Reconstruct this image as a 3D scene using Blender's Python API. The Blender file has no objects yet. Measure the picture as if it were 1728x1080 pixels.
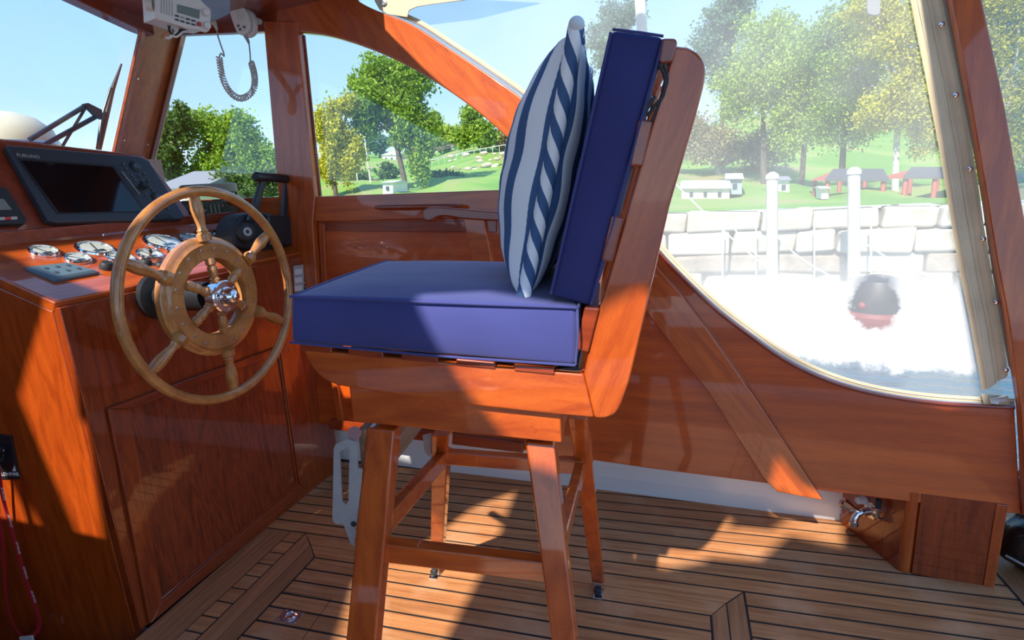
import bpy, bmesh, math, random
import numpy as np
from mathutils import Vector, Matrix
random.seed(7); rng = np.random.default_rng(7)
sc = bpy.context.scene
COL = sc.collection
R = math.radians
V = Vector
# ------------------------------------------------------------------ camera, world, sun, exposure
F_PX, YAW, PITCH, ROLL, EYE = 954.0, 18.93, 13.71, 3.39, V((0, 0, 1.3))
def cam_basis():
    y, p, r = R(YAW), R(PITCH), R(ROLL)
    fw = V((-math.sin(y)*math.cos(p), math.cos(y)*math.cos(p), -math.sin(p)))
    rt = fw.cross(V((0, 0, 1))).normalized(); up = rt.cross(fw)
    return fw, rt*math.cos(r)-up*math.sin(r), up*math.cos(r)+rt*math.sin(r)
FW, RT, UP = cam_basis()
cd = bpy.data.cameras.new('camera'); cam = bpy.data.objects.new('camera', cd); COL.objects.link(cam)
cam.matrix_world = Matrix(((RT.x, UP.x, -FW.x, EYE.x), (RT.y, UP.y, -FW.y, EYE.y), (RT.z, UP.z, -FW.z, EYE.z), (0, 0, 0, 1)))
cd.sensor_width = 36; cd.lens = 36*F_PX/1728; cd.clip_start = .02; cd.clip_end = 1000
sc.camera = cam
world = bpy.data.worlds.new('world'); sc.world = world; world.use_nodes = True
wn = world.node_tree; wn.nodes.clear()
wo = wn.nodes.new('ShaderNodeOutputWorld'); wb = wn.nodes.new('ShaderNodeBackground'); wb.inputs[1].default_value = 1.25
tc = wn.nodes.new('ShaderNodeTexCoord'); sx = wn.nodes.new('ShaderNodeSeparateXYZ'); cr = wn.nodes.new('ShaderNodeValToRGB')
cr.color_ramp.elements[0].position = 0.0; cr.color_ramp.elements[0].color = (.62, .75, .86, 1)
cr.color_ramp.elements[1].position = .9; cr.color_ramp.elements[1].color = (.11, .27, .66, 1)
e = cr.color_ramp.elements.new(.14); e.color = (.34, .53, .76, 1)
e = cr.color_ramp.elements.new(.40); e.color = (.19, .39, .70, 1)
wn.links.new(tc.outputs['Generated'], sx.inputs[0]); wn.links.new(sx.outputs[2], cr.inputs[0])
wn.links.new(cr.outputs[0], wb.inputs[0]); wn.links.new(wb.outputs[0], wo.inputs[0])
SUN_AZ = R(80); SUN_EL = R(44)
SUNV = V((math.cos(SUN_AZ)*math.cos(SUN_EL), math.sin(SUN_AZ)*math.cos(SUN_EL), -math.sin(SUN_EL)))  # light travel
sd = bpy.data.lights.new('sun', 'SUN'); sd.energy = 5.2; sd.angle = R(.9); sd.color = (1, .93, .82)
so = bpy.data.objects.new('sun', sd); COL.objects.link(so); so.location = (-6, -8, 9)
so.rotation_euler = SUNV.to_track_quat('-Z', 'Y').to_euler()
sc.view_settings.view_transform = 'Standard'; sc.view_settings.look = 'None'
sc.view_settings.exposure = 0.6; sc.view_settings.gamma = 1.0; sc.view_settings.use_curve_mapping = False

# ------------------------------------------------------------------ planes and picking
def PX(v): return (V((1, 0, 0)), v)
def PY(v): return (V((0, 1, 0)), v)
def PZ(v): return (V((0, 0, 1)), v)
SN = V((.05, 1, -.1)); SNu = SN.normalized()
def PS(o=0.0): return (SNu, 1.885/SN.length+o)          # side of the cabin; o > 0 is outboard
def off(pl, o): return (pl[0], pl[1]+o)
def at(px, py, pl):
    n, d = pl; r = FW+RT*((px-864)/F_PX)-UP*((py-540)/F_PX)
    return EYE+r*((d-n.dot(EYE))/n.dot(r))
def plane3(a, b, c):
    n = (b-a).cross(c-a).normalized(); return (n, n.dot(a))
def pts(lst, pl): return [at(x, y, pl) for x, y in lst]

# ------------------------------------------------------------------ materials
MATS = {}
def nodemat(name):
    m = bpy.data.materials.new(name); m.use_nodes = True; nt = m.node_tree
    b = nt.nodes['Principled BSDF']; return m, nt, b
def N(nt, t, **k):
    n = nt.nodes.new(t)
    for a, v in k.items(): setattr(n, a, v)
    return n
def simple(name, col, rough=.5, metal=0, coat=0, emit=None, noise=0, nscale=20, bump=0, spec=.5, sheen=0):
    if name in MATS: return MATS[name]
    m, nt, b = nodemat(name)
    b.inputs['Base Color'].default_value = (*col, 1); b.inputs['Roughness'].default_value = rough
    b.inputs['Metallic'].default_value = metal; b.inputs['Coat Weight'].default_value = coat; b.inputs['Coat Roughness'].default_value = .05
    b.inputs['Specular IOR Level'].default_value = spec
    b.inputs['Sheen Weight'].default_value = sheen
    t = N(nt, 'ShaderNodeTexCoord'); n = N(nt, 'ShaderNodeTexNoise'); n.inputs['Scale'].default_value = nscale; n.inputs['Detail'].default_value = 5
    nt.links.new(t.outputs['Object'], n.inputs['Vector'])
    if noise:
        r = N(nt, 'ShaderNodeValToRGB'); lo = [max(0, c*(1-noise)) for c in col]; hi = [min(1, c*(1+noise)) for c in col]
        r.color_ramp.elements[0].position = .3; r.color_ramp.elements[0].color = (*lo, 1); r.color_ramp.elements[1].position = .7; r.color_ramp.elements[1].color = (*hi, 1)
        nt.links.new(n.outputs['Fac'], r.inputs[0]); nt.links.new(r.outputs[0], b.inputs['Base Color'])
    if bump:
        bp = N(nt, 'ShaderNodeBump'); bp.inputs['Strength'].default_value = bump; bp.inputs['Distance'].default_value = .01
        nt.links.new(n.outputs['Fac'], bp.inputs['Height']); nt.links.new(bp.outputs[0], b.inputs['Normal'])
    MATS[name] = m; return m
def wood(name, dark, light, rot=(0, 0, 0), stretch=(1.2, 14, 14), scale=3.0, rough=.35, coat=1.0, crough=.04, figure=.0, vary=0, bumpy=.0, wear=None):
    if name in MATS: return MATS[name]
    m, nt, b = nodemat(name); L = nt.links.new
    t = N(nt, 'ShaderNodeTexCoord'); mp = N(nt, 'ShaderNodeMapping'); mp.inputs['Rotation'].default_value = rot
    L(t.outputs['Object'], mp.inputs[0])
    mp2 = N(nt, 'ShaderNodeMapping'); mp2.inputs['Scale'].default_value = stretch; L(mp.outputs[0], mp2.inputs[0])
    oi = N(nt, 'ShaderNodeObjectInfo')
    if vary:
        va = N(nt, 'ShaderNodeVectorMath', operation='ADD'); ml = N(nt, 'ShaderNodeMath', operation='MULTIPLY'); ml.inputs[1].default_value = 37
        L(oi.outputs['Random'], ml.inputs[0]); L(mp2.outputs[0], va.inputs[0]); L(ml.outputs[0], va.inputs[1]); vec = va.outputs[0]
    else: vec = mp2.outputs[0]
    n1 = N(nt, 'ShaderNodeTexNoise'); n1.inputs['Scale'].default_value = scale; n1.inputs['Detail'].default_value = 8; n1.inputs['Distortion'].default_value = .6+figure
    n2 = N(nt, 'ShaderNodeTexNoise'); n2.inputs['Scale'].default_value = scale*14; n2.inputs['Detail'].default_value = 3
    L(vec, n1.inputs['Vector']); L(vec, n2.inputs['Vector'])
    mx = N(nt, 'ShaderNodeMix'); mx.data_type = 'FLOAT'; mx.inputs[0].default_value = .28
    L(n1.outputs['Fac'], mx.inputs[2]); L(n2.outputs['Fac'], mx.inputs[3])
    r = N(nt, 'ShaderNodeValToRGB'); r.color_ramp.elements[0].position = .36; r.color_ramp.elements[0].color = (*dark, 1)
    r.color_ramp.elements[1].position = .64; r.color_ramp.elements[1].color = (*light, 1)
    L(mx.outputs[0], r.inputs[0]); out = r.outputs[0]
    if vary:
        hs = N(nt, 'ShaderNodeHueSaturation'); mr = N(nt, 'ShaderNodeMapRange'); mr.inputs[3].default_value = 1-vary; mr.inputs[4].default_value = 1+vary
        L(oi.outputs['Random'], mr.inputs[0]); L(mr.outputs[0], hs.inputs['Value']); L(out, hs.inputs['Color']); out = hs.outputs[0]
    if wear:
        n3 = N(nt, 'ShaderNodeTexNoise'); n3.inputs['Scale'].default_value = wear[1]; n3.inputs['Detail'].default_value = 6; L(t.outputs['Object'], n3.inputs['Vector'])
        r3 = N(nt, 'ShaderNodeValToRGB'); r3.color_ramp.elements[0].position = .5; r3.color_ramp.elements[1].position = .75
        m3 = N(nt, 'ShaderNodeMix'); m3.data_type = 'RGBA'; L(n3.outputs['Fac'], r3.inputs[0]); L(r3.outputs[0], m3.inputs[0]); L(out, m3.inputs[6]); m3.inputs[7].default_value = (*wear[0], 1); out = m3.outputs[2]
    L(out, b.inputs['Base Color'])
    b.inputs['Roughness'].default_value = rough; b.inputs['Coat Weight'].default_value = coat; b.inputs['Coat Roughness'].default_value = crough
    if bumpy:
        bp = N(nt, 'ShaderNodeBump'); bp.inputs['Strength'].default_value = bumpy; bp.inputs['Distance'].default_value = .003
        L(mx.outputs[0], bp.inputs['Height']); L(bp.outputs[0], b.inputs['Normal'])
    MATS[name] = m; return m
MD, ML = (.36, .052, .005), (.57, .108, .010)
mah = wood('mahogany along the boat', MD, ML)
mah_y = wood('mahogany athwart', MD, ML, rot=(0, 0, R(90)))
mah_z = wood('mahogany upright', MD, ML, rot=(0, R(90), 0))
mah_satin = wood('satin mahogany pillar', (.34, .046, .004), (.52, .088, .008), rot=(0, R(90), 0), coat=.25, crough=.2)
mah_diag = wood('mahogany diagonal', MD, ML, rot=(0, R(-52), 0))
mah_back = wood('mahogany seat back', MD, ML, rot=(0, R(70), 0))
mah_dark = wood('dark mahogany panel', (.18, .022, .003), (.36, .055, .006), rot=(0, R(90), 0), stretch=(1.0, 9, 9), scale=2.2, figure=2.2)
mah_deep = wood('deep red mahogany', (.20, .024, .004), (.32, .045, .008))
mah_wall = wood('mahogany side panel', (.36, .044, .003), (.58, .092, .006), stretch=(.7, 5, 9), scale=2.4, coat=.65)
oak = wood('varnished teak of the wheel', (.36, .135, .035), (.60, .27, .075), stretch=(6, 6, 6), scale=3)
teak = wood('teak deck', (.37, .135, .044), (.60, .265, .100), rot=(0, 0, R(-2.4)), stretch=(.8, 16, 10), scale=5, rough=.55, coat=.12, crough=.35, vary=.12, bumpy=.4, wear=((.62, .33, .17), 5))
teak_y = wood('teak deck border', (.30, .115, .040), (.48, .21, .09), rot=(0, 0, R(88)), stretch=(.8, 16, 10), scale=5, rough=.6, coat=.1, crough=.35, vary=.12, bumpy=.4)
caulk = simple('black deck caulk', (.012, .012, .013), .7)
weather = wood('weathered board', (.22, .12, .07), (.40, .25, .17), rot=(0, 0, R(90)), coat=0, rough=.6)
chrome = simple('chrome', (.85, .86, .88), .08, 1)
steel = simple('brushed steel', (.55, .56, .57), .32, 1)
alu = simple('dull aluminium plate', (.50, .53, .55), .42, .55, noise=.06, nscale=60)
blackp = simple('black plastic', (.018, .019, .022), .35)
blackr = simple('matte black rubber', (.022, .024, .027), .6)
plot = simple('charcoal plotter case', (.035, .042, .055), .42)
screen = simple('unlit glossy screen', (.006, .006, .007), .06, spec=.6)
whitep = simple('white plastic', (.80, .79, .75), .35, coat=.2)
greyp = simple('grey plastic', (.45, .44, .42), .45)
lcd = simple('grey green display', (.14, .19, .16), .25)
redp = simple('red plastic', (.55, .02, .03), .4)
gaugew = simple('white gauge dial', (.82, .82, .80), .3)
bluep = simple('blue grey keypad', (.11, .17, .21), .35)
blue2 = simple('blue plastic', (.05, .12, .55), .3)
whitepaint = simple('white gelcoat', (.86, .88, .88), .3, coat=.3)
olive = simple('olive rubber', (.12, .11, .075), .55)
tan = simple('tan rubber', (.30, .26, .18), .5)
canvas = simple('beige canvas', (.56, .46, .31), .85, noise=.10, nscale=9, bump=.25)
canvas_d = simple('beige canvas in folds', (.74, .60, .39), .85, noise=.14, nscale=6, bump=.3)
thread = simple('pale stitching', (.75, .70, .58), .8)
cream = simple('cream plastic dome', (.70, .66, .50), .4)
redfab = simple('red woven strap', (.50, .012, .025), .75)
whitelet = simple('white print', (.8, .8, .8), .6)
silverlet = simple('silver print', (.45, .43, .38), .4)
bagm = simple('black shiny nylon', (.010, .011, .013), .22, bump=.5, nscale=25)
copper = simple('copper wire', (.55, .20, .10), .4)
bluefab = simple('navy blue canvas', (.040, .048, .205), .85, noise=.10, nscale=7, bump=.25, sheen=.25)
def weave(mat):
    nt = mat.node_tree; b = nt.nodes['Principled BSDF']
    n = N(nt, 'ShaderNodeTexNoise'); n.inputs['Scale'].default_value = 6; n.inputs['Detail'].default_value = 2; t = N(nt, 'ShaderNodeTexCoord')
    nt.links.new(t.outputs['Object'], n.inputs[0]); bp = N(nt, 'ShaderNodeBump'); bp.inputs['Distance'].default_value = .02; bp.inputs['Strength'].default_value = .35
    nt.links.new(n.outputs['Fac'], bp.inputs['Height']); nt.links.new(bp.outputs[0], b.inputs['Normal'])
weave(bluefab)
def stripes(name, freq, phase, width=.5, slant=0):
    m, nt, b = nodemat(name); L = nt.links.new
    uv = N(nt, 'ShaderNodeUVMap'); s = N(nt, 'ShaderNodeSeparateXYZ'); L(uv.outputs[0], s.inputs[0])
    a = N(nt, 'ShaderNodeMath', operation='MULTIPLY_ADD'); a.inputs[1].default_value = freq; a.inputs[2].default_value = phase
    q = N(nt, 'ShaderNodeMath', operation='MULTIPLY_ADD'); q.inputs[1].default_value = slant; L(s.outputs[1], q.inputs[0]); L(s.outputs[0], q.inputs[2])
    L(q.outputs[0], a.inputs[0]); f = N(nt, 'ShaderNodeMath', operation='FRACT'); L(a.outputs[0], f.inputs[0])
    g = N(nt, 'ShaderNodeMath', operation='LESS_THAN'); g.inputs[1].default_value = width; L(f.outputs[0], g.inputs[0])
    mx = N(nt, 'ShaderNodeMix'); mx.data_type = 'RGBA'; L(g.outputs[0], mx.inputs[0]); mx.inputs[6].default_value = (.93, .95, .95, 1); mx.inputs[7].default_value = (.055, .125, .27, 1)
    L(mx.outputs[2], b.inputs['Base Color']); b.inputs['Roughness'].default_value = .8
    return m
def fres(nt, ior):
    g_ = N(nt, 'ShaderNodeNewGeometry'); m_ = N(nt, 'ShaderNodeMix'); m_.data_type = 'FLOAT'; m_.inputs[2].default_value = ior; m_.inputs[3].default_value = 1/ior
    nt.links.new(g_.outputs['Backfacing'], m_.inputs[0]); f_ = N(nt, 'ShaderNodeFresnel'); nt.links.new(m_.outputs[0], f_.inputs[0]); return f_
def glass(name, tint=(.97, .99, .98), refl=1.0):
    m = bpy.data.materials.new(name); m.use_nodes = True; nt = m.node_tree; nt.nodes.clear(); L = nt.links.new
    o = N(nt, 'ShaderNodeOutputMaterial'); tr = N(nt, 'ShaderNodeBsdfTransparent'); tr.inputs[0].default_value = (*tint, 1)
    gl = N(nt, 'ShaderNodeBsdfGlossy'); gl.inputs['Roughness'].default_value = .01; fr = fres(nt, 1.45)
    mm = N(nt, 'ShaderNodeMath', operation='MULTIPLY'); mm.inputs[1].default_value = refl; L(fr.outputs[0], mm.inputs[0])
    mx = N(nt, 'ShaderNodeMixShader'); L(mm.outputs[0], mx.inputs[0]); L(tr.outputs[0], mx.inputs[1]); L(gl.outputs[0], mx.inputs[2]); L(mx.outputs[0], o.inputs[0])
    return m
glassm = glass('clear window glass', refl=1.6)
gaugeg = glass('gauge glass', refl=1.5)
def vinyl_mat(name, base, glare_band=None, glare_gap=None):
    """clear vinyl gone cloudy: a milky scattering film over a see-through sheet, plus a painted white band standing in for sun glare"""
    m = bpy.data.materials.new(name); m.use_nodes = True; nt = m.node_tree; nt.nodes.clear(); L = nt.links.new
    o = N(nt, 'ShaderNodeOutputMaterial'); tr = N(nt, 'ShaderNodeBsdfTransparent'); tr.inputs[0].default_value = (.97, .98, .97, 1)
    di = N(nt, 'ShaderNodeBsdfDiffuse'); di.inputs[0].default_value = (.93, .94, .93, 1)
    tl = N(nt, 'ShaderNodeBsdfTranslucent'); tl.inputs[0].default_value = (.97, .97, .96, 1)
    md = N(nt, 'ShaderNodeMixShader'); md.inputs[0].default_value = .45; L(di.outputs[0], md.inputs[1]); L(tl.outputs[0], md.inputs[2])
    t = N(nt, 'ShaderNodeTexCoord'); n = N(nt, 'ShaderNodeTexNoise'); n.inputs['Scale'].default_value = 3.2; n.inputs['Detail'].default_value = 8; n.inputs['Roughness'].default_value = .62
    L(t.outputs['Object'], n.inputs[0])
    mr = N(nt, 'ShaderNodeMapRange'); mr.inputs[1].default_value = .3; mr.inputs[2].default_value = .7; mr.inputs[3].default_value = base*.72; mr.inputs[4].default_value = base*1.3
    L(n.outputs['Fac'], mr.inputs[0]); fac = mr.outputs[0]
    if glare_band:
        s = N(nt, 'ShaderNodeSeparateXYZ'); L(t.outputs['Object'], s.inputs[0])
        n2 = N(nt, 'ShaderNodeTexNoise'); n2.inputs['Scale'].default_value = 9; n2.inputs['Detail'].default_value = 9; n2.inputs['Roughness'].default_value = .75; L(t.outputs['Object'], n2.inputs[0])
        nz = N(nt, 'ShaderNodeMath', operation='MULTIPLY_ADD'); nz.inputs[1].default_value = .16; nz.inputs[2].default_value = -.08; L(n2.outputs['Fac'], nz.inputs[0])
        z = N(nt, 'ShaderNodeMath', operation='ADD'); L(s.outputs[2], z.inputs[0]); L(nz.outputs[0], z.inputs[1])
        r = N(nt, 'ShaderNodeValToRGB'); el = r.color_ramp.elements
        zr = N(nt, 'ShaderNodeMapRange'); zr.inputs[1].default_value = glare_band[0]; zr.inputs[2].default_value = glare_band[1]; L(z.outputs[0], zr.inputs[0]); L(zr.outputs[0], r.inputs[0])
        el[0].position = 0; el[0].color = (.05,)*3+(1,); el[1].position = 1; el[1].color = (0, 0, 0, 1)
        for p, c in glare_band[2]: q = el.new(p); q.color = (c, c, c, 1)
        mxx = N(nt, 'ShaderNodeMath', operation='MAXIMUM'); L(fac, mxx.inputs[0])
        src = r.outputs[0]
        if glare_gap:
            vm = N(nt, 'ShaderNodeVectorMath', operation='SUBTRACT'); vm.inputs[1].default_value = glare_gap[0]; L(t.outputs['Object'], vm.inputs[0])
            vs = N(nt, 'ShaderNodeVectorMath', operation='MULTIPLY'); vs.inputs[1].default_value = (1/glare_gap[1], 0, 1/glare_gap[2]); L(vm.outputs[0], vs.inputs[0])
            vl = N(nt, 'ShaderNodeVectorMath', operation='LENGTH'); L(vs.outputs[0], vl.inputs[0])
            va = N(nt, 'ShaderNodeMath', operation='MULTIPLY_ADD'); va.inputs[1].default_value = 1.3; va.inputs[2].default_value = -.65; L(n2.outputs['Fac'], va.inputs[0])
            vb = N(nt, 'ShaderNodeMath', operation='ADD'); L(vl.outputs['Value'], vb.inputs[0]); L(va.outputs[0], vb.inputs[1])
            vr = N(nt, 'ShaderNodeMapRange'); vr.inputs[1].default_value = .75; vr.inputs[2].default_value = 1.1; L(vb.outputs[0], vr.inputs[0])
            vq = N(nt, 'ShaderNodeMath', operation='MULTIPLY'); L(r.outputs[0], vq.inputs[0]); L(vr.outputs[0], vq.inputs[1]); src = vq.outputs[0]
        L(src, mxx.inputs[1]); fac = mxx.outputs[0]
    mx = N(nt, 'ShaderNodeMixShader'); L(fac, mx.inputs[0]); L(tr.outputs[0], mx.inputs[1]); L(md.outputs[0], mx.inputs[2])
    gl = N(nt, 'ShaderNodeBsdfGlossy'); gl.inputs['Roughness'].default_value = .12; fr = fres(nt, 1.35)
    m2 = N(nt, 'ShaderNodeMixShader'); L(fr.outputs[0], m2.inputs[0]); L(mx.outputs[0], m2.inputs[1]); L(gl.outputs[0], m2.inputs[2]); L(m2.outputs[0], o.inputs[0])
    return m

# ------------------------------------------------------------------ objects
ORG = {}
def props(o, label=None, cat=None, group=None, kind=None):
    if label: o['label'] = label
    if cat: o['category'] = cat
    if group: o['group'] = group
    if kind: o['kind'] = kind
    return o
def thing(name, label, cat, loc, group=None, kind=None):
    o = bpy.data.objects.new(name, None); COL.objects.link(o); o.location = loc; o.empty_display_size = .05
    ORG[o] = V(loc); return props(o, label, cat, group, kind)
class MB:
    def __init__(s): s.v = []; s.f = []; s.uv = {}
    def add(s, vs, fs):
        k = len(s.v); s.v += [V(p) for p in vs]; s.f += [tuple(i+k for i in f) for f in fs]; return s
    def prism(s, poly, vec):
        n = len(poly); a = [V(p) for p in poly]; b = [p+V(vec) for p in a]
        nrm = V((0, 0, 0))
        for i in range(n): nrm += a[i].cross(a[(i+1) % n])
        fl = nrm.dot(V(vec)) > 0
        fs = [tuple(range(n))[::-1], tuple(range(n, 2*n))]+[(i, (i+1) % n, n+(i+1) % n, n+i) for i in range(n)]
        if not fl: fs = [f[::-1] for f in fs]
        return s.add(a+b, fs)
    def box(s, c, size, M=None):
        c = V(c); h = [x/2 for x in size]; P = [V((x*h[0], y*h[1], z*h[2])) for z in (-1, 1) for y in (-1, 1) for x in (-1, 1)]
        if M is not None: P = [M@p for p in P]
        return s.add([c+p for p in P], [(0, 2, 3, 1), (4, 5, 7, 6), (0, 1, 5, 4), (2, 6, 7, 3), (0, 4, 6, 2), (1, 3, 7, 5)])
    def beam(s, a, b, w, t, side):
        """square bar a->b; w across 'side', t across the other way"""
        a, b = V(a), V(b); d = (b-a).normalized(); sd_ = (V(side)-d*d.dot(V(side))).normalized(); o = d.cross(sd_)
        q = [sd_*w/2+o*t/2, -sd_*w/2+o*t/2, -sd_*w/2-o*t/2, sd_*w/2-o*t/2]
        return s.add([a+x for x in q]+[b+x for x in q], [(0, 1, 2, 3)[::-1], (4, 5, 6, 7), (0, 1, 5, 4), (1, 2, 6, 5), (2, 3, 7, 6), (3, 0, 4, 7)])
    def tube(s, path, r, n=8, closed=False, cap=True):
        path = [V(p) for p in path]; m = len(path); rr = r if isinstance(r, (list, tuple)) else [r]*m
        prev = None; vs = []
        for i, p in enumerate(path):
            if closed: d = path[(i+1) % m]-path[i-1]
            else: d = path[min(i+1, m-1)]-path[max(i-1, 0)]
            d.normalize()
            if prev is None:
                u = d.orthogonal().normalized()
            else: u = (prev-d*prev.dot(d)).normalized()
            prev = u; w = d.cross(u)
            vs += [p+(u*math.cos(2*math.pi*j/n)+w*math.sin(2*math.pi*j/n))*rr[i] for j in range(n)]
        fs = [(i*n+j, i*n+(j+1) % n, ((i+1) % m)*n+(j+1) % n, ((i+1) % m)*n+j) for i in range(m if closed else m-1) for j in range(n)]
        if not closed and cap: fs += [tuple(range(n))[::-1], tuple(range((m-1)*n, m*n))]
        return s.add(vs, fs)
    def lathe(s, prof, c, axis, n=24):
        """prof: (radius, height along axis)"""
        c, ax = V(c), V(axis).normalized(); u = ax.orthogonal().normalized(); w = ax.cross(u); m = len(prof)
        vs = [c+ax*h+(u*math.cos(2*math.pi*j/n)+w*math.sin(2*math.pi*j/n))*max(r, 1e-5) for r, h in prof for j in range(n)]
        fs = [(i*n+j, i*n+(j+1) % n, (i+1)*n+(j+1) % n, (i+1)*n+j) for i in range(m-1) for j in range(n)]+[tuple(range(n))[::-1], tuple(range((m-1)*n, m*n))]
        return s.add(vs, fs)
    def ball(s, c, r, n=12):
        r = V(r) if isinstance(r, (tuple, list, Vector)) else V((r, r, r)); m = n//2; vs = []
        for i in range(1, m):
            a = math.pi*i/m; vs += [V(c)+V((r.x*math.sin(a)*math.cos(2*math.pi*j/n), r.y*math.sin(a)*math.sin(2*math.pi*j/n), r.z*math.cos(a))) for j in range(n)]
        k = len(vs); vs += [V(c)+V((0, 0, r.z)), V(c)-V((0, 0, r.z))]
        fs = [(i*n+j, (i+1)*n+j, (i+1)*n+(j+1) % n, i*n+(j+1) % n) for i in range(m-2) for j in range(n)]
        fs += [(k, j, (j+1) % n) for j in range(n)]+[(k+1, (m-2)*n+(j+1) % n, (m-2)*n+j) for j in range(n)]
        return s.add(vs, fs)
    def grid(s, P, flip=False):
        m, n = len(P), len(P[0]); fs = [(i*n+j, (i+1)*n+j, (i+1)*n+j+1, i*n+j+1) for i in range(m-1) for j in range(n-1)]
        return s.add([p for r in P for p in r], [f[::-1] for f in fs] if flip else fs)
    def build(s, name, mat, parent=None, smooth=True, bevel=0, seg=2, label=None, cat=None, group=None, kind=None, subd=0, origin=None, angle=35):
        org = ORG[parent] if parent is not None else (V(origin) if origin is not None else V((0, 0, 0)))
        me = bpy.data.meshes.new(name); me.from_pydata([tuple(p-org) for p in s.v], [], s.f); me.materials.append(mat)
        bm = bmesh.new(); bm.from_mesh(me); bmesh.ops.recalc_face_normals(bm, faces=bm.faces); bm.to_mesh(me); bm.free()
        if smooth:
            me.shade_smooth()
            if not subd: me.set_sharp_from_angle(angle=R(angle))
        o = bpy.data.objects.new(name, me); COL.objects.link(o); ORG[o] = org
        if parent is not None: o.parent = parent
        else: o.location = org
        if bevel:
            b = o.modifiers.new('bevel', 'BEVEL'); b.width = bevel; b.segments = seg; b.limit_method = 'ANGLE'; b.angle_limit = R(40); b.harden_normals = True
        if subd:
            b = o.modifiers.new('subsurf', 'SUBSURF'); b.levels = subd; b.render_levels = subd
        return props(o, label, cat, group, kind)
def copy_at(src, parent, delta):
    c = src.copy(); COL.objects.link(c); c.parent = parent; c.location = src.location+V(delta); ORG[c] = ORG[src]; return c
def text(s, name, pos, xd, yd, size, mat, parent, ext=.0004, align='LEFT'):
    cu = bpy.data.curves.new(name, 'FONT'); cu.body = s; cu.size = size; cu.extrude = ext; cu.align_x = align; cu.materials.append(mat)
    t_ = bpy.data.objects.new(name, cu); COL.objects.link(t_); me = bpy.data.meshes.new_from_object(t_.evaluated_get(bpy.context.evaluated_depsgraph_get())); bpy.data.objects.remove(t_)
    o = bpy.data.objects.new(name, me); COL.objects.link(o)
    x = V(xd).normalized(); y = V(yd); y = (y-x*x.dot(y)).normalized(); z = x.cross(y); p = V(pos)-ORG[parent]
    o.parent = parent; o.matrix_local = Matrix(((x.x, y.x, z.x, p.x), (x.y, y.y, z.y, p.y), (x.z, y.z, z.z, p.z), (0, 0, 0, 1))); ORG[o] = ORG[parent]; return o
def smoothpath(p, k=6, closed=False):
    p = [V(q) for q in p]; out = []; n = len(p)
    rngi = range(n) if closed else range(n-1)
    for i in rngi:
        a, b, c, d = (p[(i-1) % n], p[i], p[(i+1) % n], p[(i+2) % n]) if closed else (p[max(i-1, 0)], p[i], p[i+1], p[min(i+2, n-1)])
        for j in range(k):
            t = j/k; out.append(.5*((2*b)+(c-a)*t+(2*a-5*b+4*c-d)*t*t+(3*b-a-3*c+d)*t**3))
    if not closed: out.append(p[-1])
    return out
def sp2(l, k=5): return [(q.x, q.y) for q in smoothpath([V((a, b, 0)) for a, b in l], k)]

# ================================================================== FLOOR
fl = thing('floor', None, None, (0, 1, 0), kind='structure')
c24, s24 = math.cos(R(2.38)), math.sin(R(2.38)); FO = V((-1.461, 1.597, 0)); U = V((c24, s24, 0)); W = V((-s24, c24, 0))
def fp(u, v, z=0): return FO+U*u+W*v+V((0, 0, z))
MB().prism([fp(-.17, -3.2, -.05), fp(3.4, -3.2, -.05), fp(3.4, .66, -.05), fp(-1.0, .66, -.05), fp(-1.0, -.5, -.05), fp(-.17, -.5, -.05)], (0, 0, .0488)).build('deck_caulking', caulk, fl, smooth=False)
g = .0042
def plank(u0, u1, v0, v1, m, e0=0, e1=0, nm='plank'):
    """board between seams; e0/e1 slant the ends"""
    q = [fp(u0+g, v0+g, -.004), fp(u1-g, v0+g, -.004), fp(u1-g+e1, v1-g, -.004), fp(u0+g+e0, v1-g, -.004)]
    return MB().prism(q, (0, 0, .004)).build(nm, m, fl, smooth=False)
pw = .0625
for k in range(9):
    v0 = k*pw; ue = 2.62-v0*.82
    plank(-.9, ue, v0, v0+pw, teak, 0, -pw*.82)
# right of the hatch
for k in range(26):
    v1 = -k*pw; plank(1.612, 2.62-(v1-pw)*.82 if k < 1 else 2.62, v1-pw, v1, teak)
# diagonal margin boards at the aft end
A_, B_ = at(1668, 950, PZ(0)), at(1728, 1018, PZ(0)); dd = (B_-A_).normalized(); nn = V((-dd.y, dd.x, 0)); nn = nn if nn.x > 0 else -nn
MB().prism([A_-dd*.35+V((0, 0, -.003)), A_+dd*.9+V((0, 0, -.003)), A_+dd*.9+nn*.12+V((0, 0, -.003)), A_-dd*.35+nn*.12+V((0, 0, -.003))], (0, 0, .0045)).build('margin_board', teak_y, fl, smooth=False)
MB().prism([A_-dd*.35+nn*.127+V((0, 0, -.003)), A_+dd*.9+nn*.127+V((0, 0, -.003)), A_+dd*.9+nn*.9+V((0, 0, -.003)), A_-dd*.35+nn*.9+V((0, 0, -.003))], (0, 0, .0045)).build('margin_board', teak_y, fl, smooth=False)
MB().prism([A_-dd*.35-nn*.007+V((0, 0, -.003)), A_+dd*.9-nn*.007+V((0, 0, -.003)), A_+dd*.9+V((0, 0, -.003)), A_-dd*.35+V((0, 0, -.003))], (0, 0, .0042)).build('margin_seam', caulk, fl, smooth=False)
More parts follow.
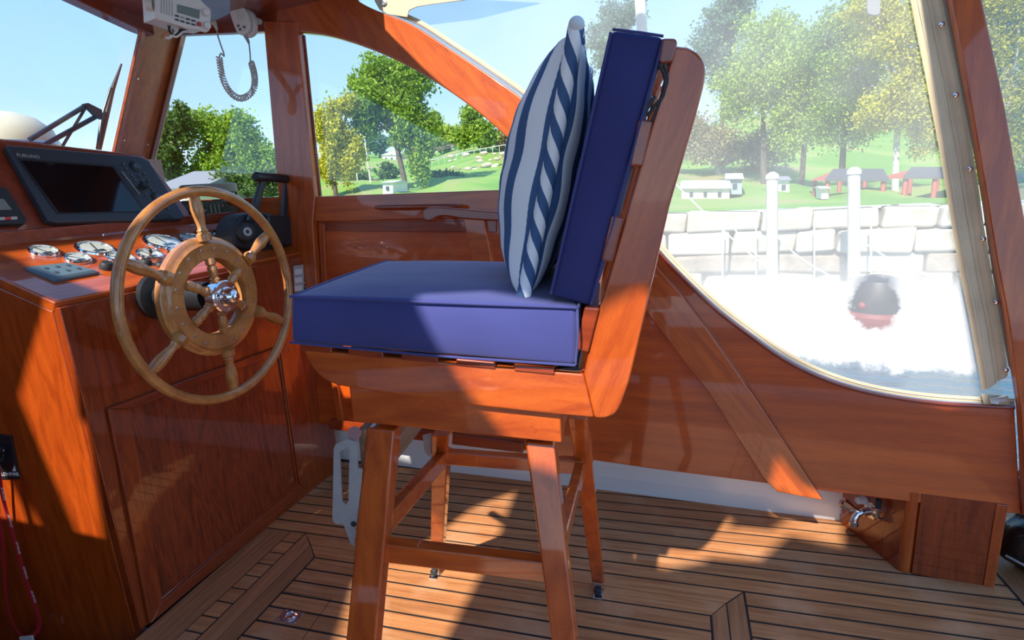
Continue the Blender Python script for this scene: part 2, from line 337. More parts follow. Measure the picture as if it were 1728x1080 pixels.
# hatch: border boards on the sole, then the hatch edge boards, mitred
def board4(q, m, nm): return MB().prism([fp(a, b, -.004) for a, b in q], (0, 0, .004)).build(nm, m, fl, smooth=False)
vb = -1.7
board4([(.003, vb), (.064, vb), (.064, -.066), (.003, -.004)], teak_y, 'border_board')
board4([(.067, vb), (.123, vb), (.123, -.126), (.067, -.066)], teak_y, 'hatch_edge_board')
board4([(.004, -.003), (.067, -.062), (1.555, -.062), (1.607, -.003)], teak, 'border_board')
board4([(.069, -.064), (.127, -.1235), (1.508, -.1235), (1.553, -.064)], teak, 'hatch_edge_board')
board4([(1.609, vb), (1.558, vb), (1.558, -.066), (1.609, -.008)], teak_y, 'border_board')
board4([(1.554, vb), (1.511, vb), (1.511, -.124), (1.554, -.068)], teak_y, 'hatch_edge_board')
for k in range(24):
    v1 = -.1265-k*pw; plank(.1265, 1.508, v1-pw, v1, teak)
for k in range(22):
    v1 = .0-k*.0655; board4([(-.064, v1-.0625), (-.003, v1-.0625), (-.003, v1-.003), (-.064, v1-.003)], teak, 'deck_block')
board4([(-.192, vb), (-.068, vb), (-.068, -.003), (-.192, -.003)], teak_y, 'margin_board')
# faint access cut-out lines
def zC(x, y): return (280+x/3.6, 780+y/3.6)
for a, b in (((720, 785), (1005, 830)), ((1005, 830), (830, 1075))):
    p, q = at(*zC(*a), PZ(0.0005)), at(*zC(*b), PZ(0.0005)); MB().beam(p, q, .0012, .0009, (0, 0, 1)).build('cutout_line', caulk, fl, smooth=False)
# flush lifting ring
hc = at(490, 1041, PZ(0)); lr = thing('deck_lift_ring', 'small square chrome flush lift ring set in the deck hatch left of the stool', 'deck fitting', hc)
Mz = Matrix.Rotation(R(2.4), 3, 'Z')
MB().box(hc+V((0, 0, .0012)), (.072, .05, .002), Mz).build('plate', steel, lr, bevel=.001)
MB().lathe([(.021, 0), (.021, .002), (.017, .0035), (.012, .001), (0, .0005)], hc+V((0, 0, .002)), (0, 0, 1), 24).build('ring_cup', chrome, lr)
MB().tube([hc+V((.015*math.cos(a), .015*math.sin(a), .006)) for a in [i*math.pi/8 for i in range(16)]], .0026, 8, True).build('ring', chrome, lr)
sc0 = MB().lathe([(.003, 0), (.003, .001), (0, .0014)], hc+V((.03, .019, .002)), (0, 0, 1), 10).build('screw', chrome, lr)
for dx, dy in ((-.06, 0), (0, -.038), (-.06, -.038)): copy_at(sc0, lr, (dx, dy, 0))

# ================================================================== SIDE WALL (starboard)
wr = thing('wall_right', None, None, (0, 1.9, .27), kind='structure')
curve = sp2([(1080, 388), (1112, 425), (1136, 451), (1172, 487), (1212, 524), (1262, 562), (1320, 603), (1383, 635), (1450, 657), (1520, 671), (1600, 680), (1712, 686)], 4)
panel = [(470, 372), (537, 372), (935, 360), (1062, 366)]+curve+[(1723, 868), (1600, 855), (1418, 832), (1250, 810), (1100, 791), (885, 760), (740, 742), (560, 718), (470, 705)]
MB().prism(pts(panel, PS()), SNu*.022).build('side_panel', mah_wall, wr, smooth=False, bevel=.003)
# edge lip following the curve
MB().tube([at(x, y+2, PS(-.004)) for x, y in curve[3:]], .006, 8).build('edge_bead', mah_deep, wr)
# sill rail, post, arch, header
MB().prism(pts([(541, 332), (935, 318), (952, 364), (537, 374)], PS()), -SNu*.026).build('sill_rail', mah, wr, bevel=.004)
arch_out = sp2([(476, -20), (560, -30), (610, 5), (643, 22), (700, 44), (760, 82), (820, 122), (885, 168), (930, 212), (980, 270), (1030, 330), (1082, 392)], 4)
arch_in = sp2([(513, 58), (560, 64), (610, 78), (660, 98), (710, 123), (760, 154), (810, 190), (850, 224), (880, 254), (905, 283), (930, 318)], 4)
MB().prism(pts(arch_out+[(1075, 402), (1010, 380), (952, 364), (935, 318)]+arch_in[::-1][1:]+[(476, 55)], PS()), -SNu*.032).build('arch_frame', mah_diag, wr, bevel=.006, seg=3)
MB().prism(pts([(455, 40), (513, 40), (513, 58), (541, 332), (537, 374), (548, 560), (503, 560), (480, 335)], PS()), -SNu*.036).build('window_post', mah_z, wr, bevel=.005)
MB().prism(pts([(262, -60), (480, -60), (476, 57), (455, 57), (313, 62), (300, 66)], PS()), -SNu*.03).build('window_header', mah_deep, wr, bevel=.004)
MB().prism(pts([(330, 338), (482, 332), (503, 560), (480, 560), (330, 420)], PS()), -SNu*.02).build('sill_panel', mah, wr, bevel=.003)
# slim trim around the arched window (inner rebate)
MB().tube([at(x, y, PS(-.003)) for x, y in [(541, 331), (513, 60)]], .006, 8).build('window_bead', mah_deep, wr)
MB().prism(pts([(545, 377), (838, 372), (838, 392), (545, 390)], PS()), -SNu*.006).build('panel_top_moulding', mah_deep, wr, bevel=.002)
MB().prism(pts([(540, 378), (549, 378), (556, 560), (548, 560)], PS()), -SNu*.010).build('panel_moulding', mah_z, wr, bevel=.002)
MB().prism(pts([(562, 640), (572, 640), (584, 722), (576, 724)], PS()), -SNu*.018).build('panel_moulding', mah_z, wr, bevel=.002)
# lower board behind the toe space
MB().prism(pts([(560, 705), (885, 745), (885, 762), (560, 722)], PS()), -SNu*.02).build('lower_rail', mah_deep, wr, bevel=.003)
# diagonal batten
MB().prism(pts([(1070, 432), (1104, 442), (1150, 495), (1196, 556), (1276, 671), (1361, 800), (1387, 838), (1310, 824), (1286, 800), (1199, 663), (1089, 520), (1062, 470)], PS(-.001)), -SNu*.03).build('diagonal_batten', mah_diag, wr, bevel=.004)
# white baseboard with two faint steps
bb = MB(); bb.prism([V((-2.1, 2.175, 0)), V((-.4, 2.166, 0)), V((.511, 2.142, 0)), V((.511, 2.142, .118)), V((-.4, 2.156, .126)), V((-2.1, 2.165, .13))], (0.01, .04, 0))
b0 = bb.build('baseboard_right', whitepaint, None, smooth=False, kind='structure', origin=(0, 2.15, 0))
MB().prism([V((-2.1, 2.162, .075)), V((-.4, 2.153, .072)), V((.511, 2.130, .066)), V((.511, 2.130, .3)), V((-.4, 2.15, .3)), V((-2.1, 2.16, .3))], (0.01, .04, 0)).build('upper_step', whitepaint, b0, smooth=False)
MB().prism([V((-2.1, 2.16, .30)), V((2.2, 2.10, .30)), V((2.2, 1.93, .33)), V((-2.1, 2.05, .33))], (0, 0, .02)).build('ledge', whitepaint, b0, smooth=False)
# faint screws on the pillar done below
# grab rail and arm rest on the wall
gr = thing('grab_rail', 'dark varnished grab rail on the sill under the arched window', 'grab rail', at(700, 350, PS(-.03)))
a, b = at(633, 350, PS(-.06)), at(778, 348, PS(-.06))
MB().tube([a, a.lerp(b, .06), a.lerp(b, .94), b], [.006, .011, .011, .006], 12).build('rail', mah_deep, gr)
for t in (.15, .85): MB().beam(a.lerp(b, t), a.lerp(b, t)+SNu*.04, .03, .012, (1, 0, 0)).build('standoff', mah_deep, gr)
ar = thing('wooden_armrest', 'varnished wooden armrest with a rounded scroll tip between wall and striped pillow', 'armrest', at(800, 440, PS(-.12)))
pa = PS(-.16)
MB().prism(pts(sp2([(724, 356), (738, 350), (765, 351), (800, 354), (838, 357), (905, 362), (905, 376), (838, 373), (790, 370), (765, 366), (748, 367), (738, 373), (728, 373), (722, 366)], 3), pa), -SNu*.045).build('arm', mah_deep, ar, bevel=.006, seg=3)
MB().prism(pts([(787, 366), (822, 369), (836, 445), (802, 445)], off(pa, -.01)), -SNu*.028).build('arm_post', mah, ar, bevel=.004)

# ---- windows in the side
w2 = MB(); w2.prism(pts([(511, 55)]+arch_in+[(935, 322), (540, 335)], PS(.012)), SNu*.004)
w2.build('window_2', glassm, None, smooth=False, kind='structure')
MB().prism(pts([(300, 50), (465, 45), (486, 340), (210, 340)], PS(.012)), SNu*.004).build('window_1', glassm, None, smooth=False, kind='structure')
gk = PS(-.001)
w2t = MB().tube([at(x, y, gk) for x, y in [(515, 330), (516, 62)]], .003, 6)
# ---- vinyl curtain
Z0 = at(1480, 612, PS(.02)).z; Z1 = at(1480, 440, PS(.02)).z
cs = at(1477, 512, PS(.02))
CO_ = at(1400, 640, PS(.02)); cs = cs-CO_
vin = vinyl_mat('cloudy clear vinyl', .14, (at(1480, 640, PS(.02)).z-CO_.z, at(1480, 330, PS(.02)).z-CO_.z, [(.06, .2), (.12, .9), (.46, .9), (.56, .34), (.7, .22), (.9, .18)]), (tuple(cs), .075, .085))  # white sun glare painted into the film, with a gap for the dark float
vin2 = vinyl_mat('cloudy clear vinyl aft', .22)
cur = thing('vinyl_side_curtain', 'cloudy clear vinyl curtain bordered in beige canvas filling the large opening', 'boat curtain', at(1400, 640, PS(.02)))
strip_l = [(1494, -260), (1526, -60), (1536, 0), (1560, 122), (1587, 265), (1613, 424), (1640, 562), (1657, 659)]
strip_r = [(1540, -260), (1580, -60), (1591, 0), (1626, 163), (1650, 310), (1670, 440), (1690, 545), (1701, 632), (1704, 682)]
inner_top = [(645, 20), (700, 40), (760, 78), (820, 118), (885, 164), (930, 208), (980, 266), (1030, 326), (1082, 388)]
allc = inner_top+curve[3:]
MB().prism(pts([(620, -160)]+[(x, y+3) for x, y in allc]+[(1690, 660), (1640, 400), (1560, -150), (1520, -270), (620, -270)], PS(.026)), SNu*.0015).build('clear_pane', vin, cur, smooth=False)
def offset(l, o):
    out = []
    for i, (x, y) in enumerate(l):
        a, b = l[max(i-1, 0)], l[min(i+1, len(l)-1)]; dx, dy = b[0]-a[0], b[1]-a[1]; n = math.hypot(dx, dy); out.append((x+dy/n*o, y-dx/n*o))
    return out
lowc = curve[3:]
low2 = offset(lowc, 13); MB().prism(pts(lowc+low2[::-1], PS(.012)), SNu*.006).build('bottom_border', canvas, cur, bevel=.0015)
MB().tube([at(x, y, PS(.009)) for x, y in offset(lowc, 9)], .0011, 5).build('stitching', thread, cur)
MB().tube([at(x, y, PS(.008)) for x, y in offset(lowc, 2)], .004, 6).build('welt', steel, cur)
up1 = sp2(inner_top, 4); upo = offset(up1, 10)
MB().prism(pts(up1+upo[::-1], PS(.006)), SNu*.006).build('top_border', canvas, cur, bevel=.0015)
MB().tube([at(x, y, PS(-.002)) for x, y in offset(up1, 2)], .0035, 6).build('track', steel, cur)
MB().prism(pts([(628, -40), (632, 2), (640, 16), (655, 24), (687, 29), (690, 17), (704, 11), (730, 7), (790, -1), (900, -30)], PS(-.034)), SNu*.004).build('corner_flap', canvas, cur, bevel=.001)
gm = at(648, 4, PS(-.036)); MB().lathe([(.012, 0), (.012, .004), (.005, .006), (.004, .002), (0, .002)], gm, -SNu, 16).build('grommet', steel, cur)
# right strip: padded canvas fold with stitching and its snap batten
sl, sr = sp2(strip_l, 4), sp2(strip_r, 4)
mid = [((a[0]+b[0])/2, (a[1]+b[1])/2) for a, b in zip(sl, sr[:len(sl)])]
P_ = []
for i in range(len(sl)):
    row = []
    l = V(at(*sl[i], PS(.012))); r_ = V(at(*sr[i], PS(.012)))
    for j in range(13):
        t = j/12; bulge = .012*math.sin(math.pi*min(1, t/.62))**.7 if t < .62 else .010*math.sin(math.pi*(t-.62)/.38)
        row.append(l.lerp(r_, t)-SNu*(bulge+.0015*math.sin(i*1.7+j)))
    P_.append(row)
mm = MB().grid(P_); mm.build('right_border', canvas_d, cur, angle=80)
for t in (.18, .5, .66):
    MB().tube([V(at(*sl[i], PS(.012))).lerp(V(at(*sr[i], PS(.012))), t)-SNu*(.0125 if t < .6 else .008) for i in range(len(sl))], .0009, 5).build('stitching', thread, cur)
zipb = at(1672, 672, PS(-.004)); MB().prism(pts([(1655, 664), (1700, 668), (1704, 684), (1660, 684)], PS(.004)), -SNu*.004).build('corner_patch', canvas, cur)
MB().prism(pts([(1668, 671), (1695, 667), (1697, 676), (1684, 677), (1682, 681), (1670, 679)], PS(-.001)), -SNu*.01).build('zip_slider', chrome, cur, bevel=.001)
bt = sp2([(1543, -260), (1580, -60), (1595, 0), (1630, 170), (1656, 300), (1674, 420), (1690, 520), (1709, 632)], 4); btl = sp2([(1538, -260), (1576, -60), (1590, 0), (1625, 170), (1650, 300), (1668, 420), (1684, 520), (1701, 616)], 4)
MB().prism(pts(bt+btl[::-1], PS(.0)), -SNu*.006).build('batten_strip', tan, cur, bevel=.001)
s0 = None
for x, y in [(1589, 41), (1613, 160), (1637, 285), (1659, 403), (1681, 510), (1697, 624)]:
    p = at(x, y, PS(-.008))
    if s0 is None: s0 = MB().lathe([(.007, 0), (.007, .003), (.004, .0055), (0, .006)], p, -SNu, 14).build('snap', chrome, cur); sp0 = p
    else: copy_at(s0, cur, p-sp0)
# post and aft curtain
tr1 = MB().prism(pts([(1545, -260), (1582, -60), (1595, 0), (1630, 183), (1652, 310), (1673, 440), (1690, 530), (1713, 686), (1724, 868), (1800, 880), (1790, 686), (1758, 530), (1723, 387), (1687, 183), (1648, 0), (1636, -60), (1600, -260)], PS(-.004)), -SNu*.035)
tr1.build('trim_1', mah_z, None, bevel=.006, seg=3, kind='structure', origin=at(1713, 686, PS()))
MB().prism(pts([(1636, -100), (1648, 0), (1687, 183), (1723, 387), (1758, 530), (1790, 686), (2250, 740), (2100, -100)], PS(.02)), SNu*.0015).build('window_4', vin2, None, smooth=False, kind='structure')
MB().prism(pts([(1724, 686), (2350, 745), (2350, 950), (1724, 868)], PS()), SNu*.02).build('trim_2', mah_wall, None, kind='structure', smooth=False)
# outside stanchion and hanging latch
p1, p2 = at(1084, 60, PY(2.6)), at(1076, -60, PY(2.6)); q = MB().tube([p1-V((0, 0, .9)), p1, p2], .022, 14)
q.build('stanchion', whitep, None, label='slim pale pole standing outside above the blue seat back', cat='pole', origin=p1-V((0, 0, .9)))
q = MB().prism(pts(sp2([(1463, -40), (1463, 14), (1467, 24), (1482, 25), (1486, 14), (1488, -40)], 2), PS(.045)), SNu*.01)
q.build('curtain_latch', simple('grey latch plastic', (.33, .35, .40), .4), None, bevel=.002, label='small grey latch hanging at the top of the cloudy curtain', cat='latch', origin=at(1474, -40, PS(-.03)))

# ---- faucet locker below the side panel
lk = thing('faucet_locker', 'low varnished mahogany locker with a rounded corner post on the deck below the side panel', 'locker', (.76, 2.0, 0))
c0, c1, c2_, c3 = V((.512, 2.13, 0)), V((.628, 1.885, 0)), V((.665, 1.876, 0)), V((.85, 1.868, 0))
H_ = .285
MB().prism([c0, c1, c1+V((.02, .006, 0)), c0+V((.02, .006, 0))], (0, 0, H_)).build('end_panel', mah_dark, lk, smooth=False)
MB().lathe([(.021, 0), (.021, H_)], V((.648, 1.897, 0)), (0, 0, 1), 20).build('corner_post', mah_z, lk)
MB().prism([c2_, c3, c3+V((0, .02, 0)), c2_+V((0, .02, 0))], (0, 0, H_)).build('front_panel', mah_dark, lk, smooth=False)
MB().prism([c3+V((.001, -.004, 0)), c3+V((.03, -.004, 0)), c3+V((.05, .25, 0)), c3+V((.02, .25, 0))], (0, 0, H_)).build('end_post', mah_z, lk, bevel=.003)
# faucet
fc = at(1470, 862, plane3(c0, c1, c0+V((0, 0, 1)))); nf = (c1-c0).cross(V((0, 0, 1))).normalized(); nf = nf if nf.x < 0 else -nf
fa = thing('water_tap', 'small chrome water tap with a blue-dotted knob on the locker end panel', 'tap', fc)
MB().lathe([(.030, 0), (.028, .004), (.015, .009), (.013, .032)], fc, nf, 20).build('rosette', chrome, fa)
hd = at(1448, 862, plane3(fc+nf*.035, fc+nf*.035+V((0, 0, 1)), fc+nf*.035+(c1-c0)))
e2 = fc+nf*.032
MB().tube([e2, e2+nf*.02+V((0, 0, -.004)), e2+nf*.028+V((0, -.003, -.022)), e2+nf*.030+V((0, -.004, -.034))], [.011, .011, .0115, .012], 12).build('spout', chrome, fa)
MB().lathe([(.015, 0), (.015, .014), (.012, .015)], e2+nf*.030+V((0, -.004, -.044)), (0, 0, 1), 14).build('hose_nut', steel, fa)
hx = (nf*.7+(c0-c1).normalized()*.65+V((0, 0, .45))).normalized()
MB().lathe([(.009, .0), (.011, .016), (.018, .040), (.021, .054), (.018, .060), (0, .060)], e2+nf*.014, hx, 8).build('handle', chrome, fa)
MB().lathe([(.015, 0), (.015, .002), (0, .002)], e2+nf*.014+hx*.0595, hx, 14).build('handle_cap', whitep, fa)
MB().lathe([(.008, 0), (.008, .0015), (0, .0015)], e2+nf*.014+hx*.0612, hx, 12).build('blue_dot', blue2, fa)
wh = fc+V((0, .0, .025))+(c0-c1).normalized()*.03; MB().lathe([(.012, 0), (.015, .01), (.012, .03), (.008, .034)], wh, nf, 14).build('white_bushing', whitep, fa)
pr_ = fc+(c1-c0).normalized()*.05
pp = thing('pipe_stub', 'thin bent metal pipe stub beside the tap on the locker end', 'pipe', pr_)
MB().tube([pr_+V((0, 0, .07))+nf*.02, pr_+V((0, 0, .035))+nf*.02, pr_+V((0, .0, .01))+nf*.016, pr_+nf*.002], [.007, .007, .004, .004], 10).build('pipe', steel, pp)
MB().tube([pr_+V((0, 0, .075))+nf*.02, pr_+V((0, 0, .045))+nf*.02], .0095, 10).build('sleeve', blackr, pp)
# black bag
bp_ = at(1752, 985, PZ(0)); bag = thing('black_bag', 'crumpled shiny black bag on the deck behind the locker at the right edge', 'bag', bp_)
bp_ = at(1750, 962, PZ(0)); bag.location = bp_; ORG[bag] = bp_; bc = bp_+V((0, 0, .10)); M2 = MB(); nL, nP = 26, 20; rows = []
for i in range(nP+1):
    th = math.pi*i/nP; row = []
    for j in range(nL+1):
        ph = 2*math.pi*(j % nL)/nL; k = 1+.07*math.sin(3*ph+2*th)+.05*math.sin(7*th+ph*2)+.03*math.sin(9*ph-5*th)
        row.append(bc+V((.115*k*math.sin(th)*math.cos(ph), .10*k*math.sin(th)*math.sin(ph), .105*k*math.cos(th))))
    rows.append(row)
M2.grid(rows).build('bag_body', bagm, bag, subd=1)
MB().tube(smoothpath([bc+V((-.09, -.07, .05)), bc+V((-.06, -.11, .09)), bc+V((.0, -.12, .08)), bc+V((.05, -.11, .04))], 5), .008, 8).build('handle', blackr, bag)
MB().tube(smoothpath([bc+V((-.11, -.05, -.03)), bc+V((-.04, -.11, -.035)), bc+V((.05, -.10, -.02))], 5), .004, 8).build('piping', greyp, bag)

# ================================================================== FRONT: pillar, windshield, header, ceiling
def WS(o=0.0):   # raked windshield plane through its top and bottom edges
    a, b = V((-2.2, 0, 2.0)), V((-2.45, 0, 1.5)); n = (a-b).cross(V((0, 1, 0))).normalized(); n = n if n.x > 0 else -n
    return (n, n.dot(a)+o)
WSn = WS()[0]
MB().prism(pts([(-700, -500), (-60, -100), (130, -4), (236, 44), (184, 262), (-600, 160)], WS(-.03)), -WSn*.004).build('window_3', glassm, None, smooth=False, kind='structure')
pil = thing('trim_3', None, None, at(225, 150, WS()), kind='structure')
pa_, pb_ = at(238, 30, WS()), at(187, 262, WS()); pc_, pd_ = at(314, 40, PS()), at(250, 300, PS())
pe = at(186, 290, WS())
MB().prism([pa_, pb_, pd_, pc_], V((-.04, .05, 0))).build('pillar', mah_satin, pil, bevel=.003)
pn = plane3(pa_, pb_, pd_); pnn = pn[0] if pn[0].x > 0 else -pn[0]
MB().prism([pa_+pnn*.001, pb_+pnn*.001, pb_.lerp(pd_, .10)+pnn*.001, pa_.lerp(pc_, .10)+pnn*.001], pnn*.012).build('pillar_bead', mah, pil, bevel=.003)
MB().prism([pc_.lerp(pa_, .12)+pnn*.001, pd_.lerp(pb_, .12)+pnn*.001, pd_+pnn*.001, pc_+pnn*.001], pnn*.012).build('pillar_bead', mah_deep, pil, bevel=.003)
sq = None
for x, y in [(232, 133), (274, 144), (209, 237), (249, 244)]:
    p = at(x, y, pn)
    if sq is None: sq = MB().lathe([(.0045, 0), (.0045, .002), (0, .003)], p, pnn, 12).build('screw', chrome, pil); q0 = p
    else: copy_at(sq, pil, p-q0)
hd_ = thing('trim_4', None, None, V((-2.2, 1.2, 2.05)), kind='structure')
def yz(px, py): return at(px, py, PX(-2.18))
h1 = [yz(-300, -190), yz(-60, -88), yz(130, 0), yz(236, 50), yz(262, 60)]
MB().prism([V((-2.18, -2.1, 2.05)), V((-2.18, h1[0].y, h1[0].z)), V((-2.18, h1[0].y, 2.5)), V((-2.18, -2.1, 2.5))], (-.06, 0, 0)).build('header_beam', mah_deep, hd_, bevel=.004)
MB().prism(h1+[h1[-1]+V((0, 0, .3)), h1[0]+V((0, 0, .25))], (-.06, 0, 0)).build('header_beam', mah_deep, hd_, bevel=.004)
MB().prism([V((-2.2, .6, 2.16)), V((-2.2, 2.16, 2.02)), V((-1.2, 2.2, 2.04)), V((-1.2, .6, 2.16))], (0, 0, .02)).build('side_deckhead', mah_deep, hd_, smooth=False)

# ceiling: unseen roof with made-up openings shaped to cast the sun patches, z = 2.2
CZ = 2.2
def back(p, z=CZ):
    t = (z-p.z)/(-SUNV.z); return (p.x-SUNV.x*t, p.y-SUNV.y*t)
stp = (V((-math.sin(R(8)), math.cos(R(8)), 0)), V((-math.sin(R(8)), math.cos(R(8)), 0)).dot(V((-.5, .885, 0))))
sun_holes = []
sun_holes.append([back(at(x, y, stp)) for x, y in [(690, 480), (770, 640), (870, 770), (950, 800), (1060, 760), (1120, 520), (1085, 475), (1000, 520), (940, 500), (800, 452)]])
sun_holes.append([back(at(x, y, PZ(0))) for x, y in [(870, 828), (800, 855), (735, 905), (600, 975), (560, 1100), (400, 1400), (640, 1400), (745, 1090), (830, 935), (850, 880)]])
sun_holes.append([back(at(x, y, PZ(0))) for x, y in [(1216, 893), (1190, 942), (1280, 948), (1330, 905), (1420, 925), (1424, 880), (1345, 868), (1300, 893), (1255, 888)]])
sun_holes.append([back(at(x, y, PS(-.03))) for x, y in [(1312, 768), (1298, 830), (1390, 845), (1345, 810)]])
sun_holes.append([back(at(x, y, PS(0))) for x, y in [(650, -45), (660, 70), (720, 130), (840, 240), (930, 330), (1075, 380), (1120, 440), (1260, 560), (1400, 640), (1600, 690), (1660, 680), (1608, 380), (1526, -200)]])
sidepl = (V((.4, 1, 0)), 0)
_k0, _k1 = at(90, 503, (V((.3985, 0, .9172)), .3985*-1.68+.9172*1.068)), at(0, 463, (V((.3985, 0, .9172)), .3985*-1.68+.9172*1.068))
_d = (_k1-_k0); _d.z = 0; _n = V((-_d.y, _d.x, 0)).normalized(); sidepl = (_n, _n.dot(V((-1.645, 1.035, 0))))
sun_holes.append([back(at(x, y, sidepl)) for x, y in [(78, 498), (108, 505), (130, 600), (132, 706), (150, 706), (175, 925), (62, 895), (22, 700), (50, 590)]])
sun_holes.append([back(at(x, y, PZ(1.13))) for x, y in [(-40, 425), (60, 457), (180, 462), (440, 428), (470, 405), (440, 385), (300, 385), (-40, 405)]])
sun_holes.append([back(at(x, y, PS(-.03))) for x, y in [(468, 330), (490, 332), (518, 372), (505, 415), (468, 415)]])
def ceiling_with_holes():
    base = MB().prism([V((-2.3, -2.1, CZ-.01)), V((-.9, -2.1, CZ-.01)), V((-.9, -1.15, CZ-.01)), V((1.1, -1.15, CZ-.01)), V((1.1, 2.3, CZ-.01)), V((-2.3, 2.3, CZ-.01))], (0, 0, .02)).build('ceiling', simple('ceiling cloth', (.50, .42, .33), .8), None, smooth=False)
    cut = []
    for h in sun_holes:
        c = MB().prism([V((x, y, CZ-.2)) for x, y in h], (0, 0, .4)).build('cutter', caulk, None, smooth=False); cut.append(c)
        m_ = base.modifiers.new('b', 'BOOLEAN'); m_.operation = 'DIFFERENCE'; m_.solver = 'EXACT'; m_.object = c
    me = bpy.data.meshes.new_from_object(base.evaluated_get(bpy.context.evaluated_depsgraph_get()))
    base.modifiers.clear(); base.data = me
    for c in cut: bpy.data.objects.remove(c)
    base['kind'] = 'structure'

# ================================================================== HELM CONSOLE
XF = -1.645
CT = [V((-1.68, 0, 1.068)), V((-2.0, 0, 1.207))]
gpn = (CT[0]-CT[1]).cross(V((0, 1, 0))).normalized(); gpn = gpn if gpn.z > 0 else -gpn
GP = (gpn, gpn.dot(CT[0])); gsl = (CT[1]-CT[0]).normalized()
con = thing('helm_console', 'varnished mahogany helm console with gauges on top and a panelled locker door', 'console', (-1.9, 1.5, 0))
k0 = at(90, 503, GP); k1 = at(0, 463, GP); kr = at(535, 416, GP)
sdir = (k1-k0).normalized(); sdir_h = V((sdir.x, sdir.y, 0)).normalized()
kf = k0+sdir*.9
cb = V((XF, 1.035, 0)); ct = V((XF, 1.035, 1.03))
# side panel facing the camera
SP = plane3(cb, ct, cb+sdir_h)
cb = cb+sdir_h*.03-V((0, 0, .62)); ct = ct+sdir_h*.03
sidep = [cb, ct, ct+sdir_h*.33+V((0, 0, .14)), ct+sdir_h*.9+V((0, 0, .14)), cb+sdir_h*.9]
MB().prism(sidep, (0, .03, 0)).build('side_panel', wood('bright mahogany side', (.28, .037, .003), (.45, .072, .006), rot=(0, R(90), 0), stretch=(1.5, 10, 10), scale=5), con, bevel=.004)
MB().prism([V((XF, 1.033, .0)), V((XF, 2.09, .0)), V((XF, 2.09, 1.04)), V((XF, 1.033, 1.04))], (-.03, 0, 0)).build('aft_panel', mah_dark, con, bevel=.003)
# corner bead
MB().tube([V((XF-.0005, 1.0345, .005)), V((XF-.0005, 1.0345, 1.03))], .003, 8).build('corner_bead', mah_deep, con)
# worktop slab
tp = [k0+V((.02, -.012, 0)), V((k0.x+.02, 2.11, k0.z)), V((-2.0, 2.11, 1.207)), V((-2.0, (k0+sdir*.36).y-.012, 1.207))]
def onGP(p): return V((p.x, p.y, (GP[1]-gpn.x*p.x)/gpn.z))
tp = [onGP(p) for p in tp]
MB().prism(tp, -gpn*.035).build('gauge_panel', mah_y, con, bevel=.007, seg=3)
# lip under the dash
lp = [at(-120, 425, PX(-1.985)), at(325, 377, PX(-1.985)), at(325, 362, PX(-1.985)), at(-120, 402, PX(-1.985))]
lipz0, lipz1 = 1.200, 1.243
MB().prism([V((-1.985, 1.06, lipz0)), V((-1.985, 2.12, lipz0)), V((-1.985, 2.12, lipz1)), V((-1.985, 1.06, lipz1))], (-.03, 0, 0)).build('lip_rail', mah_deep, con, bevel=.004)
for x, y in [(174, 397), (310, 388)]:
    p = at(x, y, PX(-1.984)); MB().lathe([(.004, 0), (.004, .002), (0, .003)], p, (1, 0, 0), 10).build('screw', chrome, con)
# dash panel
D0, D1 = at(0, 388, PX(-2.0)), at(0, 235, PX(-2.12)); DP = plane3(V((-2.0, 1, 1.243)), V((-2.0, 2, 1.243)), V((-2.12, 1, 1.525)))
DN = DP[0] if DP[0].x > 0 else -DP[0]
MB().prism(pts([(-70, 226), (0, 236), (240, 262), (262, 284), (330, 372), (330, 400), (-70, 410)], DP), -DN*.03).build('dash_panel', mah_deep, con, bevel=.003)
tl, trr = at(-70, 226, DP), at(240, 262, DP)
MB().prism([tl, trr, trr+V((-.38, .12, .01)), tl+V((-.38, -.1, .01))], (0, 0, -.02)).build('dash_shelf', mah_deep, con, smooth=False)
MB().prism([V((-1.99, 1.80, 1.238)), V((-1.99, 2.13, 1.238)), V((-2.5, 2.15, 1.238)), V((-2.5, 1.80, 1.238))], (0, 0, -.02)).build('side_shelf', mah_y, con, smooth=False)
# door with frame and recessed panel on the aft face
AF = PX(XF+.001)
dO = [(178, 689), (480, 580), (512, 826), (249, 1052)]; dI = [(216, 690), (470, 597), (501, 815), (270, 1012)]
door = thing('door_tmp', None, None, (0, 0, 0)); bpy.data.objects.remove(door)
for i in range(4):
    j = (i+1) % 4; nm = 'door_rail' if i % 2 == 0 else 'door_stile'
    MB().prism(pts([dO[i], dO[j], dI[j], dI[i]], AF), (.012, 0, 0)).build(nm, mah_dark if i % 2 else wood('dark mahogany rail', (.16, .022, .005), (.30, .048, .010), rot=(0, 0, R(90))), con, bevel=.003)
MB().prism(pts(dI, AF), (.004, 0, 0)).build('door_panel', wood('flame mahogany door', (.12, .016, .004), (.30, .045, .009), rot=(0, R(90), 0), stretch=(1, 7, 7), scale=3, figure=4), con, smooth=False)
mI = [at(*q, PX(XF+.008)) for q in dI]; MB().tube(mI, .005, 6, True).build('door_moulding', mah_deep, con, smooth=False)
MB().prism(pts([(125, 770), (176, 689), (182, 693), (150, 1000)], AF), (.0002, 0, 0))
